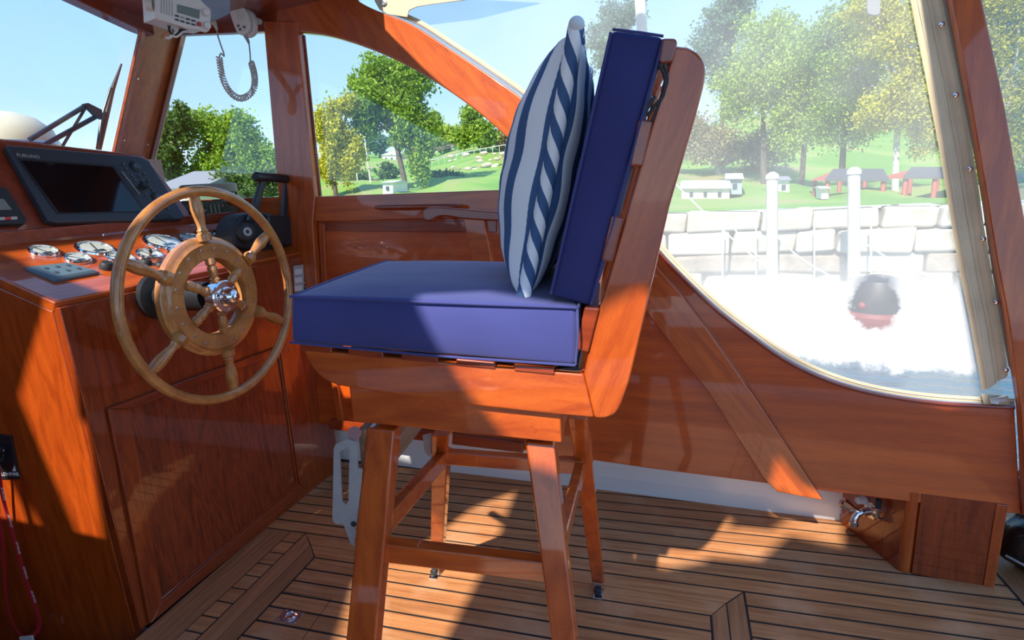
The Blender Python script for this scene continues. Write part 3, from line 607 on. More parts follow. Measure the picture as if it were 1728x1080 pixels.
# gauges
gi = 0
for (x, y, hw, nm) in [(74, 426, 31, 0), (131, 438, 28, 0), (160, 421, 38, 0), (203, 437, 29, 0), (276, 410, 37, 0), (252, 431, 26, 0), (322, 404, 22, 0), (305, 428, 26, 0), (360, 402, 20, 0)]:
    c = at(x, y, GP); r_ = abs(at(x+hw, y, GP).y-at(x-hw, y, GP).y)/2*.92
    gz = MB().lathe([(r_, 0), (r_*1.02, .004), (r_*.97, .010), (r_*.88, .011), (r_*.86, .002)], c, gpn, 28).build('gauge_bezel', chrome, con)
    MB().lathe([(r_*.88, .0), (r_*.88, .0055), (0, .0055)], c, gpn, 28).build('gauge_dial', gaugew, gz)
    MB().lathe([(r_*.9, .0085), (r_*.9, .009), (r_*.4, .011), (0, .0115)], c, gpn, 28).build('gauge_glass', gaugeg, gz)
    a = random.uniform(-1, 1); dv = (gsl*math.cos(a)+V((0, 1, 0))*math.sin(a))
    MB().beam(c+gpn*.0065-dv*r_*.2, c+gpn*.0065+dv*r_*.7, r_*.07, .0008, gpn.cross(dv)).build('gauge_needle', blackp, gz)
    MB().prism([c+gpn*.006+gsl*r_*-.55+V((0, s_*r_*.32, 0)) for s_ in (-1, 1)]+[c+gpn*.006+gsl*r_*-.25+V((0, s_*r_*.32, 0)) for s_ in (1, -1)], gpn*.0006).build('gauge_window', blackp, gz)
    for q in range(9):
        a = -2.2+q*.55; dv = (gsl*math.cos(a)+V((0, 1, 0))*math.sin(a))
        if q % 2 == 0: MB().beam(c+gpn*.006+dv*r_*.70, c+gpn*.006+dv*r_*.84, r_*.05, .0006, gpn.cross(dv)).build('gauge_tick', blackp, gz)
# keypad wedge
kp = pts([(42, 456), (115, 448), (168, 463), (92, 477)], GP)
cK = sum(kp, V())/4
M3 = MB(); top = [cK.lerp(p, .84)+gpn*.014 for p in kp]; base = [p+gpn*.0 for p in kp]; mid_ = [p+gpn*.008 for p in kp]
M3.add(base+mid_+top, [(3, 2, 1, 0), (0, 1, 5, 4), (1, 2, 6, 5), (2, 3, 7, 6), (3, 0, 4, 7), (4, 5, 9, 8), (5, 6, 10, 9), (6, 7, 11, 10), (7, 4, 8, 11), (8, 9, 10, 11)])
kb = M3.build('keypad', bluep, con, smooth=False, bevel=.0015)
for i in range(3):
    for j in range(2):
        a = top[0].lerp(top[1], .2+.3*i); b = top[3].lerp(top[2], .2+.3*i); p = a.lerp(b, .3+.4*j)
        MB().lathe([(.0065, 0), (.006, .0015), (0, .0015)], p, gpn, 12).build('keypad_button', simple('dark key', (.05, .07, .09), .4), kb)
# knobs, ignition
def knob(x, y, r_, h, nm='knob'):
    c = at(x, y, GP); return MB().lathe([(r_*1.1, 0), (r_*1.15, h*.3), (r_, h*.75), (r_*.8, h), (0, h)], c, gpn, 20).build(nm, blackr, con)
knob(180, 453, .018, .022); knob(246, 445, .016, .016, 'ignition_lock'); knob(272, 448, .016, .012, 'ignition_lock')
c = at(252, 440, GP)+gpn*.016
ky = thing('ignition_keys', 'bunch of small keys standing in the ignition lock on the console top', 'keys', c)
for dx, dy in ((0, 0), (.012, .018), (-.012, .012)):
    MB().lathe([(.004, 0), (.011, .003), (.011, .006), (.004, .008)], c+V((dx, dy, .018)), V((.6, .5, .2+dy*20)), 12).build('key_bow', steel if dx else blackp, ky)
MB().beam(c-gpn*.002, c+gpn*.02, .005, .0015, (0, 1, 0)).build('key_blade', steel, ky)
MB().tube([c+V((.012*math.cos(a), .003, .026+.012*math.sin(a))) for a in [i*math.pi/7 for i in range(14)]], .0009, 6, True).build('key_ring', steel, ky)
for x, y in [(372, 392), (392, 394)]:
    p = at(x, y, GP); MB().box(p+gpn*.006, (.03, .05, .014)).build('toggle_block', blackp, con, bevel=.003)
# switch panel right of the door
SWP = PX(XF+.001); swp = thing('switch_panel', 'grey switch panel with three black rockers right of the steering wheel', 'switch panel', at(511, 468, SWP))
MB().prism(pts([(494, 449), (526, 444), (529, 487), (496, 493)], SWP), (.006, 0, 0)).build('panel_plate', greyp, swp, bevel=.001)
for i in range(3):
    y0 = 452+i*14
    MB().prism(pts([(513, y0), (523, y0-1), (524, y0+8), (513.5, y0+9)], PX(XF+.008)), (.004, 0, 0)).build('rocker', blackp, swp, bevel=.001)
    MB().prism(pts([(497, y0+3), (510, y0+1), (510, y0+10), (497.5, y0+12)], PX(XF+.0075)), (.001, 0, 0)).build('label_plate', whitep, swp)
    MB().tube([at(515, y0+4, PX(XF+.014)), at(521, y0+3, PX(XF+.014))], .0012, 6).build('rocker_mark', whitelet, swp)
# windlass plate + lanyard on the side panel
nSP = SP[0] if SP[0].y < 0 else -SP[0]
spd = (SP[0], SP[1])
def SPo(o): return (SP[0], SP[1]+(o if SP[0].y < 0 else -o))
wp = thing('breaker_plate', 'black breaker plate with white lettering on the console side at the left edge', 'breaker panel', at(10, 770, SPo(.0)))
MB().prism(pts([(-46, 728), (21, 734), (35, 808), (-34, 806)], SPo(.0)), nSP*.006).build('plate', blackp, wp, bevel=.0015)
MB().lathe([(.030, 0), (.032, .006), (.027, .014), (0, .014)], at(-4, 765, SPo(.006)), nSP, 8).build('rotary_switch', blackr, wp)
MB().beam(at(-10, 785, SPo(.022)), at(4, 755, SPo(.022)), .012, .012, nSP).build('switch_lever', blackp, wp, bevel=.002)
xd = (at(30, 800, SPo(.006))-at(0, 800, SPo(.006))).normalized()
text('LEWMAR', 'lettering', at(33, 803, SPo(.0068)), xd, (0, 0, 1), .017, whitelet, wp, align='RIGHT')
MB().prism(pts([(21, 795), (27, 795), (24.5, 785)], SPo(.0068)), nSP*.0004).build('logo_mark', whitelet, wp)
MB().lathe([(.003, 0), (.003, .001)], at(6, 760, SPo(.021)), nSP, 10).build('indicator', whitelet, wp)
ly = thing('red_lanyard', 'red lanyard strap with white print hanging in a loop beside the console', 'lanyard', at(0, 795, SPo(.05)))
def strap(lst, w, nm, par, pl, mat):
    p = [at(x, y, pl) for x, y in sp2(lst, 6)]; n = pl[0]; M = MB(); rows = []
    for i in range(len(p)):
        d = (p[min(i+1, len(p)-1)]-p[max(i-1, 0)]).normalized(); s_ = d.cross(n).normalized()
        rows.append([p[i]-s_*w/2-nSP*.0006, p[i]+s_*w/2-nSP*.0006, p[i]+s_*w/2+nSP*.0006, p[i]-s_*w/2+nSP*.0006])
    vs = [q for r_ in rows for q in r_]; m = len(rows)
    fs = [(i*4+j, i*4+(j+1) % 4, (i+1)*4+(j+1) % 4, (i+1)*4+j) for i in range(m-1) for j in range(4)]+[(3, 2, 1, 0), (m*4-4, m*4-3, m*4-2, m*4-1)]
    return M.add(vs, fs).build(nm, mat, par)
l1 = [(-2, 790), (3, 830), (14, 875), (28, 925), (42, 975), (56, 1015), (66, 1045), (64, 1064), (52, 1074)]
l2 = [(-6, 800), (-1, 870), (6, 930), (8, 985), (14, 1030), (26, 1062), (40, 1076)]
strap(l1, .014, 'front_strap', ly, SPo(.045), redfab); strap(l2, .010, 'rear_strap', ly, SPo(.03), redfab)
MB().prism(pts([(34, 1074), (56, 1072), (60, 1090), (40, 1090)], SPo(.046)), nSP*.004).build('clip', whitelet, ly)
for i, (x, y, x2, y2) in enumerate([(1, 822, 8, 850), (12, 868, 20, 895), (26, 914, 33, 940), (38, 956, 45, 980), (51, 997, 58, 1016)]):
    a, b = at(x, y, SPo(.0465)), at(x2, y2, SPo(.0465)); d = (b-a).normalized()
    text('SIMRAD', 'strap_print', a-(d.cross(nSP)*0), d, nSP.cross(d), .0125, whitelet, ly, ext=.0002)

# ================================================================== chart plotter
cp = thing('chart_plotter', 'large dark chart plotter with an unlit screen and keys on the dash', 'chart plotter', at(150, 380, DP))
def DPo(o): return (DP[0], DP[1]+(o if DP[0].x > 0 else -o))
def bezelprism(q, o0, o1, nm, mat, par, **k): return MB().prism(pts(q, DPo(o0)), DN*(o1-o0)).build(nm, mat, par, **k)
bz = [(2, 252), (60, 256), (228, 270), (244, 276), (304, 370), (301, 375), (88, 382), (72, 378)]
bezelprism(bz, .001, .03, 'case', plot, cp, bevel=.006, seg=3)
bezelprism([(30, 268), (194, 280), (246, 358), (96, 361)], .030, .0325, 'screen_bezel', blackp, cp)
bezelprism([(36, 271), (190, 282), (241, 356), (100, 359)], .0326, .0332, 'screen', screen, cp)
bx = (at(228, 285, DPo(.031))-at(30, 268, DPo(.031))).normalized()
text('FURUNO', 'lettering', at(29, 264, DPo(.0305)), bx, (at(5, 240, DP)-at(30, 330, DP)), .016, silverlet, cp)
def dk(x, y, r_, h=.005, m=None, nm='key'): return MB().lathe([(r_, 0), (r_, h*.7), (r_*.8, h), (0, h)], at(x, y, DPo(.0305)), DN, 16).build(nm, m or simple('dark grey key', (.09, .10, .12), .35), cp)
dk(228, 281, .021, .004, blackp, 'cursor_pad'); dk(228, 281, .010, .007, nm='cursor_button'); dk(265, 333, .022, .004, blackp, 'cursor_pad'); dk(265, 333, .010, .007)
dk(240, 315, .013, .022, blackr, 'rotary_knob')
for x, y in [(208, 277), (213, 285), (222, 296), (235, 297), (243, 293), (228, 304), (240, 305), (250, 305), (246, 328), (254, 317), (258, 343), (258, 322), (268, 350), (283, 352), (250, 312)]:
    dk(x, y, .0055, .004)
MB().tube([at(206, 290, DPo(.032)), at(236, 328, DPo(.032))], .0014, 6).build('accent_line', silverlet, cp)
bezelprism([(262, 362), (284, 360), (292, 368), (268, 371)], .030, .033, 'card_door', blackp, cp, bevel=.001)
# small instrument on the left
ins = thing('dash_radio', 'small dark radio with a red key left of the chart plotter', 'radio', at(10, 380, DP))
bezelprism([(-90, 318), (4, 322), (38, 376), (36, 383), (-60, 386)], .001, .028, 'case', blackr, ins, bevel=.005)
bezelprism([(-60, 333), (6, 336), (20, 354), (-50, 356)], .028, .0295, 'display', simple('pale grey display', (.22, .23, .21), .3), ins)
for i, x in enumerate((2, 13, 23)):
    MB().box(at(x, 369-i*.5, DPo(.030)), (.006, .018, .009)).build('key', redp if i == 1 else greyp, ins, bevel=.001)

# ================================================================== steering wheel
WX = -1.40; WC = V((WX, 1.326, 1.012)); RW = .3145
wheel = thing('steering_wheel', 'six-spoke varnished wooden steering wheel with a polished dome hub on the helm console', 'steering wheel', WC)
def wp_(a, r_, x=0): return WC+V((x, math.cos(a)*r_, math.sin(a)*r_))
MB().tube([wp_(2*math.pi*i/96, RW) for i in range(96)], .015, 16, True).build('rim', oak, wheel)
# inner ring: square-section with rounded outer moulding
RI = V((-.022, 0, 0))
prof = [(.170, -.020), (.182, -.014), (.182, .006), (.172, .013), (.166, .014), (.160, .022), (.118, .022), (.114, .016), (.114, -.016), (.120, -.020)]
M4 = MB(); n_ = 72; vs = []
for i in range(n_):
    a = 2*math.pi*i/n_; vs += [wp_(a, r_, x+RI.x) for r_, x in prof]
k_ = len(prof); M4.add(vs, [(i*k_+j, i*k_+(j+1) % k_, ((i+1) % n_)*k_+(j+1) % k_, ((i+1) % n_)*k_+j) for i in range(n_) for j in range(k_)])
ring = M4.build('inner_ring', oak, wheel, angle=50)
pt = at(332, 352, PX(WX-.01)); A0 = math.atan2(pt.z-WC.z, pt.y-WC.y)
sw0 = None
for i in range(18):
    a = A0+.17+2*math.pi*i/18; p = wp_(a, .146, RI.x+.0215)
    if sw0 is None: sw0 = MB().lathe([(.0045, 0), (.0045, .0015), (0, .002)], p, (1, 0, 0), 10).build('screw', steel, wheel); p0 = p
    else: copy_at(sw0, wheel, p-p0)
for i in range(6):
    a = A0+i*math.pi/3; d = V((0, math.cos(a), math.sin(a)))
    # joint lines of ring segments
    j1, j2 = wp_(a+.26, .119, RI.x+.0215), wp_(a+.22, .160, RI.x+.0215); MB().beam(j1, j2, .0009, .0012, d.cross(V((1, 0, 0)))).build('joint_line', mah_deep, ring)
    base = WC+V((.018, 0, 0)); tip = WC+V((.0, 0, 0))+d*(RW-.008)
    ax = (tip-base).normalized(); Ls = (tip-base).length
    inner = [(.017, .018), (.0175, .045), (.013, .050), (.0155, .054), (.0115, .060), (.0135, .075), (.0145, .088), (.011, .096), (.0155, .100), (.0155, .106), (.013, .118)]
    MB().lathe(inner, base-V((.012, 0, 0)), ax, 16).build('spoke_inner', oak, wheel)
    outer = [(.020, .170), (.0205, .190), (.014, .196), (.0165, .200), (.0125, .206), (.0120, .215), (.0165, .245), (.0185, .262), (.0165, .285), (.0135, Ls-.004)]
    MB().lathe(outer, base-V((.012, 0, 0)), ax, 18).build('spoke_handle', oak, wheel)
MB().lathe([(.045, -.245), (.045, -.03)], WC, (1, 0, 0), 24).build('hub_shaft', blackp, wheel)
MB().lathe([(.075, -.245), (.075, -.225), (.05, -.215)], WC, (1, 0, 0), 28).build('column_flange', blackp, wheel)
MB().lathe([(.047, -.012), (.050, .016), (.050, .022), (.046, .026), (.030, .027), (.029, .030), (.028, .036), (.024, .050), (.016, .060), (.007, .0645), (0, .065)], WC+V((.01, 0, 0)), (1, 0, 0), 36).build('dome_hub', chrome, wheel)
for i in range(3):
    a = .6+i*2.09; MB().lathe([(.004, 0), (.004, .0015), (0, .002)], wp_(a, .040, .0365), (1, 0, 0), 10).build('hub_bolt', steel, wheel)
bdg = wp_(A0-.10, .176, RI.x+.012); MB().lathe([(.010, 0), (.010, .002), (0, .003)], bdg, (1, 0, .2), 18).build('badge', simple('pale blue enamel', (.30, .48, .55), .2), wheel)

# ================================================================== throttle
TX = -1.71; TP = PX(TX)
th = thing('throttle_control', 'black twin-lever throttle control on the console top right of the wheel', 'throttle', at(440, 415, TP))
bo = at(445, 400, TP)
base_ = sp2([(394, 402), (396, 384), (404, 368), (418, 360), (440, 358), (462, 362), (480, 372), (492, 384), (495, 400), (494, 416), (440, 424), (398, 416)], 3)
MB().prism(pts(base_, TP), (-.10, 0, 0)).build('base_housing', blackr, th, bevel=.014, seg=4)
MB().prism(pts([(446, 362), (486, 366), (495, 384), (494, 414), (450, 416)], PX(TX+.001)), (.02, 0, 0)).build('side_housing', blackp, th, bevel=.012, seg=4)
cH = at(412, 392, PX(TX+.002)); MB().lathe([(.040, 0), (.038, .018), (.030, .026), (0, .028)], cH, (1, -.35, .1), 28).build('pivot_boss', blackr, th)
MB().lathe([(.017, .026), (.017, .029), (.013, .0295), (.013, .0275), (0, .0275)], cH, (1, -.35, .1), 24).build('boss_ring', greyp, th)
def arm(a, b, w1, w2, x):
    A, B = at(*a, PX(x)), at(*b, PX(x)); d = (B-A).normalized(); s_ = V((0, 1, 0)); 
    M = MB(); o = d.cross(s_).normalized()
    q = [(-1, -1), (1, -1), (1, 1), (-1, 1)]
    M.add([A+s_*i*w1/2+o*j*.010 for i, j in q]+[B+s_*i*w2/2+o*j*.007 for i, j in q], [(3, 2, 1, 0), (4, 5, 6, 7), (0, 1, 5, 4), (1, 2, 6, 5), (2, 3, 7, 6), (3, 0, 4, 7)])
    return M.build('lever_arm', blackp, th, bevel=.004)
arm((424, 372), (444, 303), .045, .032, TX+.02); arm((478, 372), (484, 305), .030, .028, TX+.01)
ha, hb, hc_ = at(430, 298, PX(TX+.02)), at(471, 301, PX(TX+.02)), at(500, 304, PX(TX+.02))
MB().tube([ha, ha.lerp(hb, .06), ha.lerp(hb, .5), hb], [.014, .020, .019, .018], 14).build('lever_grip', blackp, th)
MB().tube([hb+V((0, .002, 0)), hb.lerp(hc_, .5), hb.lerp(hc_, .9), hc_], [.017, .018, .018, .012], 14).build('lever_grip', blackp, th)
MB().lathe([(.004, 0), (.004, .004)], ha+V((.0, .01, -.019)), (0, 0, -1), 8).build('trim_button', redp, th)

# ================================================================== binoculars on the side shelf
BX = -2.03
bn = thing('binoculars', 'olive rubber binoculars with ribbed grip resting on the shelf behind the wheel', 'binoculars', at(355, 372, PX(BX)))
q1, q2 = at(330, 356, PX(BX)), at(385, 358, PX(BX))
for q in (q1, q2):
    MB().lathe([(.030, 0), (.034, .008), (.034, .04), (.026, .075), (.026, .10), (.021, .11), (.021, .13)], q+V((-.09, 0, .0)), (1, 0, .02), 24).build('barrel', olive, bn)
MB().prism(pts([(318, 338), (398, 338), (400, 362), (392, 374), (330, 374), (318, 362)], PX(BX-.02)), (-.05, 0, 0)).build('bridge', olive, bn, bevel=.008, seg=3)
MB().lathe([(.024, .0), (.026, .004), (.024, .008), (.018, .006), (0, .004)], q1+V((.045, -.015, 0)), (1, -.2, 0), 24).build('eyepiece', blackr, bn)
text('7X50', 'marking', q1+V((.056, -.032, -.004)), (0.2, 1, 0), (0, 0, 1), .014, silverlet, bn)
for i in range(6):
    MB().prism(pts([(352+i*7, 345), (355+i*7, 345), (358+i*7, 362), (355+i*7, 362)], PX(BX-.019)), (.005, 0, 0)).build('grip_rib', tan, bn, bevel=.001)
cpp = at(352, 318, PX(BX-.02))
rc_ = abs(at(388, 322, PX(BX)).y-at(316, 322, PX(BX)).y)/2
MB().lathe([(rc_*.96, -.022), (rc_, -.018), (rc_, .012), (rc_*.93, .018), (0, .018)], cpp, (0, 0, 1), 32).build('lens_cover', tan, bn)
MB().lathe([(rc_*.8, -.03), (rc_*.94, -.012)], cpp, (0, 0, 1), 24).build('objective_tube', olive, bn)
MB().tube(smoothpath([cpp+V((.0, rc_, .0)), cpp+V((.02, rc_+.015, -.01)), cpp+V((.02, rc_+.012, -.05)), cpp+V((.0, rc_+.02, -.09))], 5), .005, 8).build('strap', blackr, bn)
MB().tube(smoothpath([cpp+V((.0, -rc_, .0)), cpp+V((.02, -rc_-.012, -.01)), cpp+V((.03, -rc_-.004, -.05))], 5), .005, 8).build('strap', blackr, bn)

# ================================================================== VHF radio and handset
rc = at(308, 22, PX(-1.72))
RNn = (EYE-rc).normalized()*.62+V((.55, -.25, -.05)); RNn.normalize(); RP = (RNn, RNn.dot(rc))
def RPo(o): return (RP[0], RP[1]+o)
vh = thing('vhf_radio', 'white marine radio with grey display and red key hung under the header', 'radio', at(308, -60, RP))
face = sp2([(262, -30), (300, -24), (345, 8), (357, 17), (357.5, 24), (354, 50), (348, 55), (310, 46), (268, 34), (263, 26)], 1)
MB().prism(pts([(261, -26), (330, -10), (356, 16), (357, 24), (354, 51), (349, 55), (310, 46), (268, 34), (262, 28)], RP), -RNn*.02).build('front_bezel', whitep, vh, bevel=.005, seg=3)
bk = pts([(261, -26), (330, -10), (352, 14), (350, 50), (310, 44), (264, 30)], RPo(-.021)); MB().prism(bk, V((-.085, .02, .0))).build('body', whitep, vh, bevel=.004, seg=3)
MB().prism(pts([(299, 7), (337, 17), (336.5, 32), (299, 21)], RPo(.0005)), RNn*.0012).build('display', lcd, vh)
for r0 in range(2):
    for c_ in range(4):
        x, y = 298.5+c_*9.2, 26.5+c_*2.7+r0*6.6
        MB().prism(pts([(x-3.4, y-2), (x+3.6, y-.2), (x+3.4, y+2.6), (x-3.4, y+1)], RPo(.0005)), RNn*.003).build('key', greyp if (c_ == 1 and r0 == 0) else simple('charcoal key', (.06, .06, .06), .5), vh, bevel=.0006)
MB().prism(pts([(332, 36.5), (339, 37.5), (339.5, 45), (331.5, 43)], RPo(.0005)), RNn*.004).build('red_key', redp, vh, bevel=.0008)
for i in range(5):
    x = 272+i*4.6; MB().tube([at(x, -2+i, RPo(.001)), at(x+.3, 22+i*1.4, RPo(.001))], .0012, 6).build('speaker_slot', greyp, vh)
for x, y in [(347, 21), (349, 43)]:
    MB().lathe([(.0125, 0), (.0125, .008), (.010, .016), (0, .016)], at(x, y, RPo(0)), RNn, 20).build('knob', whitep, vh)
MB().lathe([(.020, 0), (.022, .006), (.020, .022), (.014, .026), (0, .026)], at(258, 8, RPo(-.04)), V((-.7, -.6, .1)), 20).build('bracket_knob', whitep, vh)
# wires
wr_ = thing('radio_wires', 'bundle of black and white cables under the marine radio with a copper end', 'cables', at(285, 50, RPo(-.05)))
for (l, m, r_) in [([(285, 44), (288, 55), (296, 58), (306, 50), (318, 48)], blackr, .005), ([(288, 46), (290, 58), (298, 62), (308, 54)], whitep, .004), ([(300, 46), (298, 54), (285, 64), (279, 63)], whitep, .005), ([(292, 50), (282, 56), (273, 62)], blackr, .0035), ([(284, 54), (277, 59), (273, 66)], copper, .005)]:
    MB().tube([at(x, y, RPo(-.06)) for x, y in sp2(l, 4)], r_, 8).build('cable', m, wr_)
# handset
HP = PS(-.10)
hs = thing('radio_handset', 'white radio handset clipped to the header with a coiled grey cord', 'handset', at(412, 60, HP))
hb_ = sp2([(394, 24), (397, 15), (406, 11), (416, 14), (423, 22), (427, 36), (426, 52), (420, 59), (412, 61), (405, 55), (398, 38)], 3)
MB().prism(pts([(x+2, y+1) for x, y in hb_], off(HP, .0)), SNu*.022).build('rear_shell', whitep, hs, bevel=.005, seg=3)
MB().prism(pts([(x-1, y) for x, y in hb_], off(HP, -.001)), -SNu*.018).build('front_shell', whitep, hs, bevel=.006, seg=3)
for i in range(6): MB().tube([at(398+i*.4, 19+i*3, off(HP, -.0195)), at(413-i*.6, 19+i*3, off(HP, -.0195))], .0007, 5).build('grille_line', greyp, hs)
for x, y in [(402, 43.5), (405, 49.5), (412, 45.5)]:
    MB().box(at(x, y, off(HP, -.0205)), (.009, .003, .008)).build('handset_button', simple('slate key', (.05, .06, .08), .4), hs)
MB().lathe([(.012, 0), (.012, .05)], at(423, 30, off(HP, .02)), SNu, 14).build('clip', whitep, hs)
MB().tube([at(413, 58, HP), at(419, 70, HP), at(420, 74, HP)], [.009, .006, .004], 10).build('strain_relief', greyp, hs)
ctop = [(420, 72), (422, 90), (422.5, 104)]
path = [(424, 106), (428, 120), (430, 135), (428, 150), (419, 161), (406, 166), (393, 160), (382, 146), (375, 128), (372, 112), (370, 96)]
def cordpl(t): return PS(-.10-.16*t)
ends = [(370, 97), (373, 90), (378, 95), (377, 88), (374, 80), (368, 62), (366, 52), (360, 42), (353, 38)]
P1 = [at(x, y, cordpl(0)) for x, y in sp2(ctop, 4)]
pl_ = sp2(path, 10); P2c = [at(x, y, cordpl(i/(len(pl_)-1))) for i, (x, y) in enumerate(pl_)]
Lc = [0]
for i in range(1, len(P2c)): Lc.append(Lc[-1]+(P2c[i]-P2c[i-1]).length)
turns = 38; P2 = []; nn_ = turns*12
for i in range(nn_+1):
    s_ = Lc[-1]*i/nn_; k = next((j for j in range(1, len(Lc)) if Lc[j] >= s_-1e-9), len(Lc)-1); t = (s_-Lc[k-1])/max(1e-9, Lc[k]-Lc[k-1])
    c = P2c[k-1].lerp(P2c[k], t); d = (P2c[k]-P2c[k-1]).normalized(); u = SNu; w = d.cross(u).normalized(); a = 2*math.pi*i/12
    P2.append(c+(u*math.cos(a)+w*math.sin(a))*.0105)
P3 = [at(x, y, cordpl(1+.12*i)) for i, (x, y) in enumerate(sp2(ends, 3))]
MB().tube(P1, .0028, 8).build('cord', greyp, hs); MB().tube(P2, .0032, 6).build('coiled_cord', simple('warm grey cord', (.66, .63, .58), .5), hs)
MB().tube([at(x, y, cordpl(1)) for x, y in sp2(ends, 4)], .0028, 8).build('cord', greyp, hs)
MB().tube([at(x, y, cordpl(1)) for x, y in [(354, 38), (362, 38), (366, 50)]], [.008, .008, .005], 10).build('plug', simple('ivory plug', (.62, .58, .45), .5), hs)

# ================================================================== wiper and dome outside
WO = PX(-2.62)
wi = thing('windshield_wiper', 'black windshield wiper with double arms outside the front glass', 'wiper', at(165, 245, WO))
for a, b, r_ in [((50, 236), (142, 180), .010), ((72, 246), (160, 198), .010), ((106, 246), (143, 184), .006)]:
    MB().tube([at(*a, WO), at(*b, WO)], r_, 8).build('wiper_arm', simple('blue black metal', (.03, .045, .07), .35, .4), wi)
MB().prism(pts([(136, 176), (144, 174), (176, 190), (174, 204), (160, 200), (150, 190)], WO), (.02, 0, 0)).build('pivot_bracket', blackp, wi, bevel=.003)
MB().tube([at(205, 108, WO), at(190, 150, WO), at(178, 200, WO), at(168, 252, WO)], [.004, .010, .012, .008], 8).build('blade', blackr, wi)
MB().tube([at(187, 148, off(WO, .02)), at(172, 196, off(WO, .02)), at(164, 252, off(WO, .02))], .006, 8).build('blade_frame', blackp, wi)
dm = thing('searchlight_dome', 'cream rounded searchlight dome outside the front glass at the left edge', 'dome', at(10, 240, PX(-2.9)))
dc = at(5, 244, PX(-2.95)); MB().lathe([(.20, -.05), (.205, 0), (.19, .06), (.14, .11), (.07, .135), (0, .14)], dc, (0, 0, 1), 36).build('dome', cream, dm)
MB().lathe([(.207, -.012), (.211, -.004), (.207, .004)], dc, (0, 0, 1), 36).build('dome_ring', steel, dm)
for i in range(5):
    a = 3.6+i*.45; MB().beam(dc+V((.199*math.cos(a), .199*math.sin(a), .02)), dc+V((.13*math.cos(a), .13*math.sin(a), .118)), .012, .004, (0, 0, 1)).build('dome_slot', tan, dm)

# ================================================================== STOOL
ang = R(8.0); ex = V((math.cos(ang), math.sin(ang), 0)); ey = V((-math.sin(ang), math.cos(ang), 0)); ez = V((0, 0, 1))
def ST(o=0.0): return (ey, ey.dot(V((-.5, .885, 0)))+o)
sf = thing('helm_chair', 'tall varnished mahogany helm chair with slatted seat and splayed legs on the deck', 'chair', V((-.45, 1.1, 0)))
DEP = .42
fr = [(512, 590), (985, 631), (1000, 560), (1050, 385), (1095, 225), (1138, 77)]+sp2([(1160, 79), (1176, 88), (1188, 104), (1191, 122), (1188, 145)], 3)+[(1175, 195), (1130, 350), (1075, 590), (1062, 645)]+sp2([(1050, 678), (1040, 697), (1022, 706), (1000, 706)], 3)+[(940, 700), (750, 680), (600, 656)]+sp2([(570, 651), (545, 640), (527, 622), (516, 602)], 3)
seatf = [(512, 590), (985, 631), (1003, 706), (940, 700), (750, 680), (600, 656)]+sp2([(570, 651), (545, 640), (527, 622), (516, 602)], 3)
backf = [(985, 631), (1000, 560), (1050, 385), (1095, 225), (1138, 77)]+sp2([(1160, 79), (1176, 88), (1188, 104), (1191, 122), (1188, 145)], 3)+[(1175, 195), (1130, 350), (1075, 590), (1062, 645)]+sp2([(1050, 678), (1040, 697), (1022, 706), (1003, 706)], 3)
for o_ in (0.0, DEP-.035):
    shift = ey*o_
    for pl_q, nm, mt in ((seatf, 'seat_side_rail', mah), (backf, 'back_side_rail', mah_back)):
        MB().prism([p+shift for p in pts(pl_q, ST())], ey*.035).build(nm, mt, sf, bevel=.005, seg=3)
# seat slats
for a, b in [(505, 559), (586, 646), (676, 738), (769, 835), (866, 935)]:
    def yt(x): return 580+(x-505)*(621-580)/(935-505)
    q = pts([(a, yt(a)), (b, yt(b)), (b+1, yt(b)+12), (a+1, yt(a)+12)], ST(-.004))
    MB().prism(q, ey*(DEP+.008)).build('seat_slat', mah_deep, sf, bevel=.003)
MB().prism(pts([(940, 622), (976, 618), (978, 630), (950, 630)], ST(.01)), ey*.1).build('strap_end', blackr, sf, bevel=.002)
for q in ([(1118, 64), (1140, 64), (1144, 72), (1135, 105), (1114, 108), (1112, 100)], [(1078, 200), (1102, 203), (1085, 282), (1062, 280), (1063, 274)], [(1032, 362), (1054, 368), (1034, 444), (1014, 440), (1015, 434)], [(986, 518), (1012, 520), (993, 596), (972, 590), (973, 582)]):
    MB().prism(pts(q, ST(-.006)), ey*(DEP+.012)).build('back_slat', mah_deep, sf, bevel=.004, seg=3)
# swivel box (apron)
ap = pts([(587, 640), (595, 712), (948, 748), (946, 690)], ST(.02)); 
for o_ in (0, DEP-.07): MB().prism([p+ey*o_ for p in ap], ey*.03).build('apron_board', mah, sf, bevel=.004)
for k_, nm in ((0, 'apron_end'), (1, 'apron_end')):
    a, b = (ap[0], ap[1]) if k_ == 0 else (ap[3], ap[2]); a = V(a); a.z = min(a.z, .93 if k_ == 0 else .91); s_ = 1 if k_ == 0 else -1
    MB().prism([a+ey*.031, b+ey*.031, b+ey*(DEP-.071), a+ey*(DEP-.071)], ex*.025*s_).build(nm, mah_y, sf, bevel=.002)
for x, y in [(627, 706), (901, 727)]:
    MB().lathe([(.004, 0), (.004, .0008)], at(x, y, ST(.0195)), -ey, 12).build('wood_plug', mah, sf)
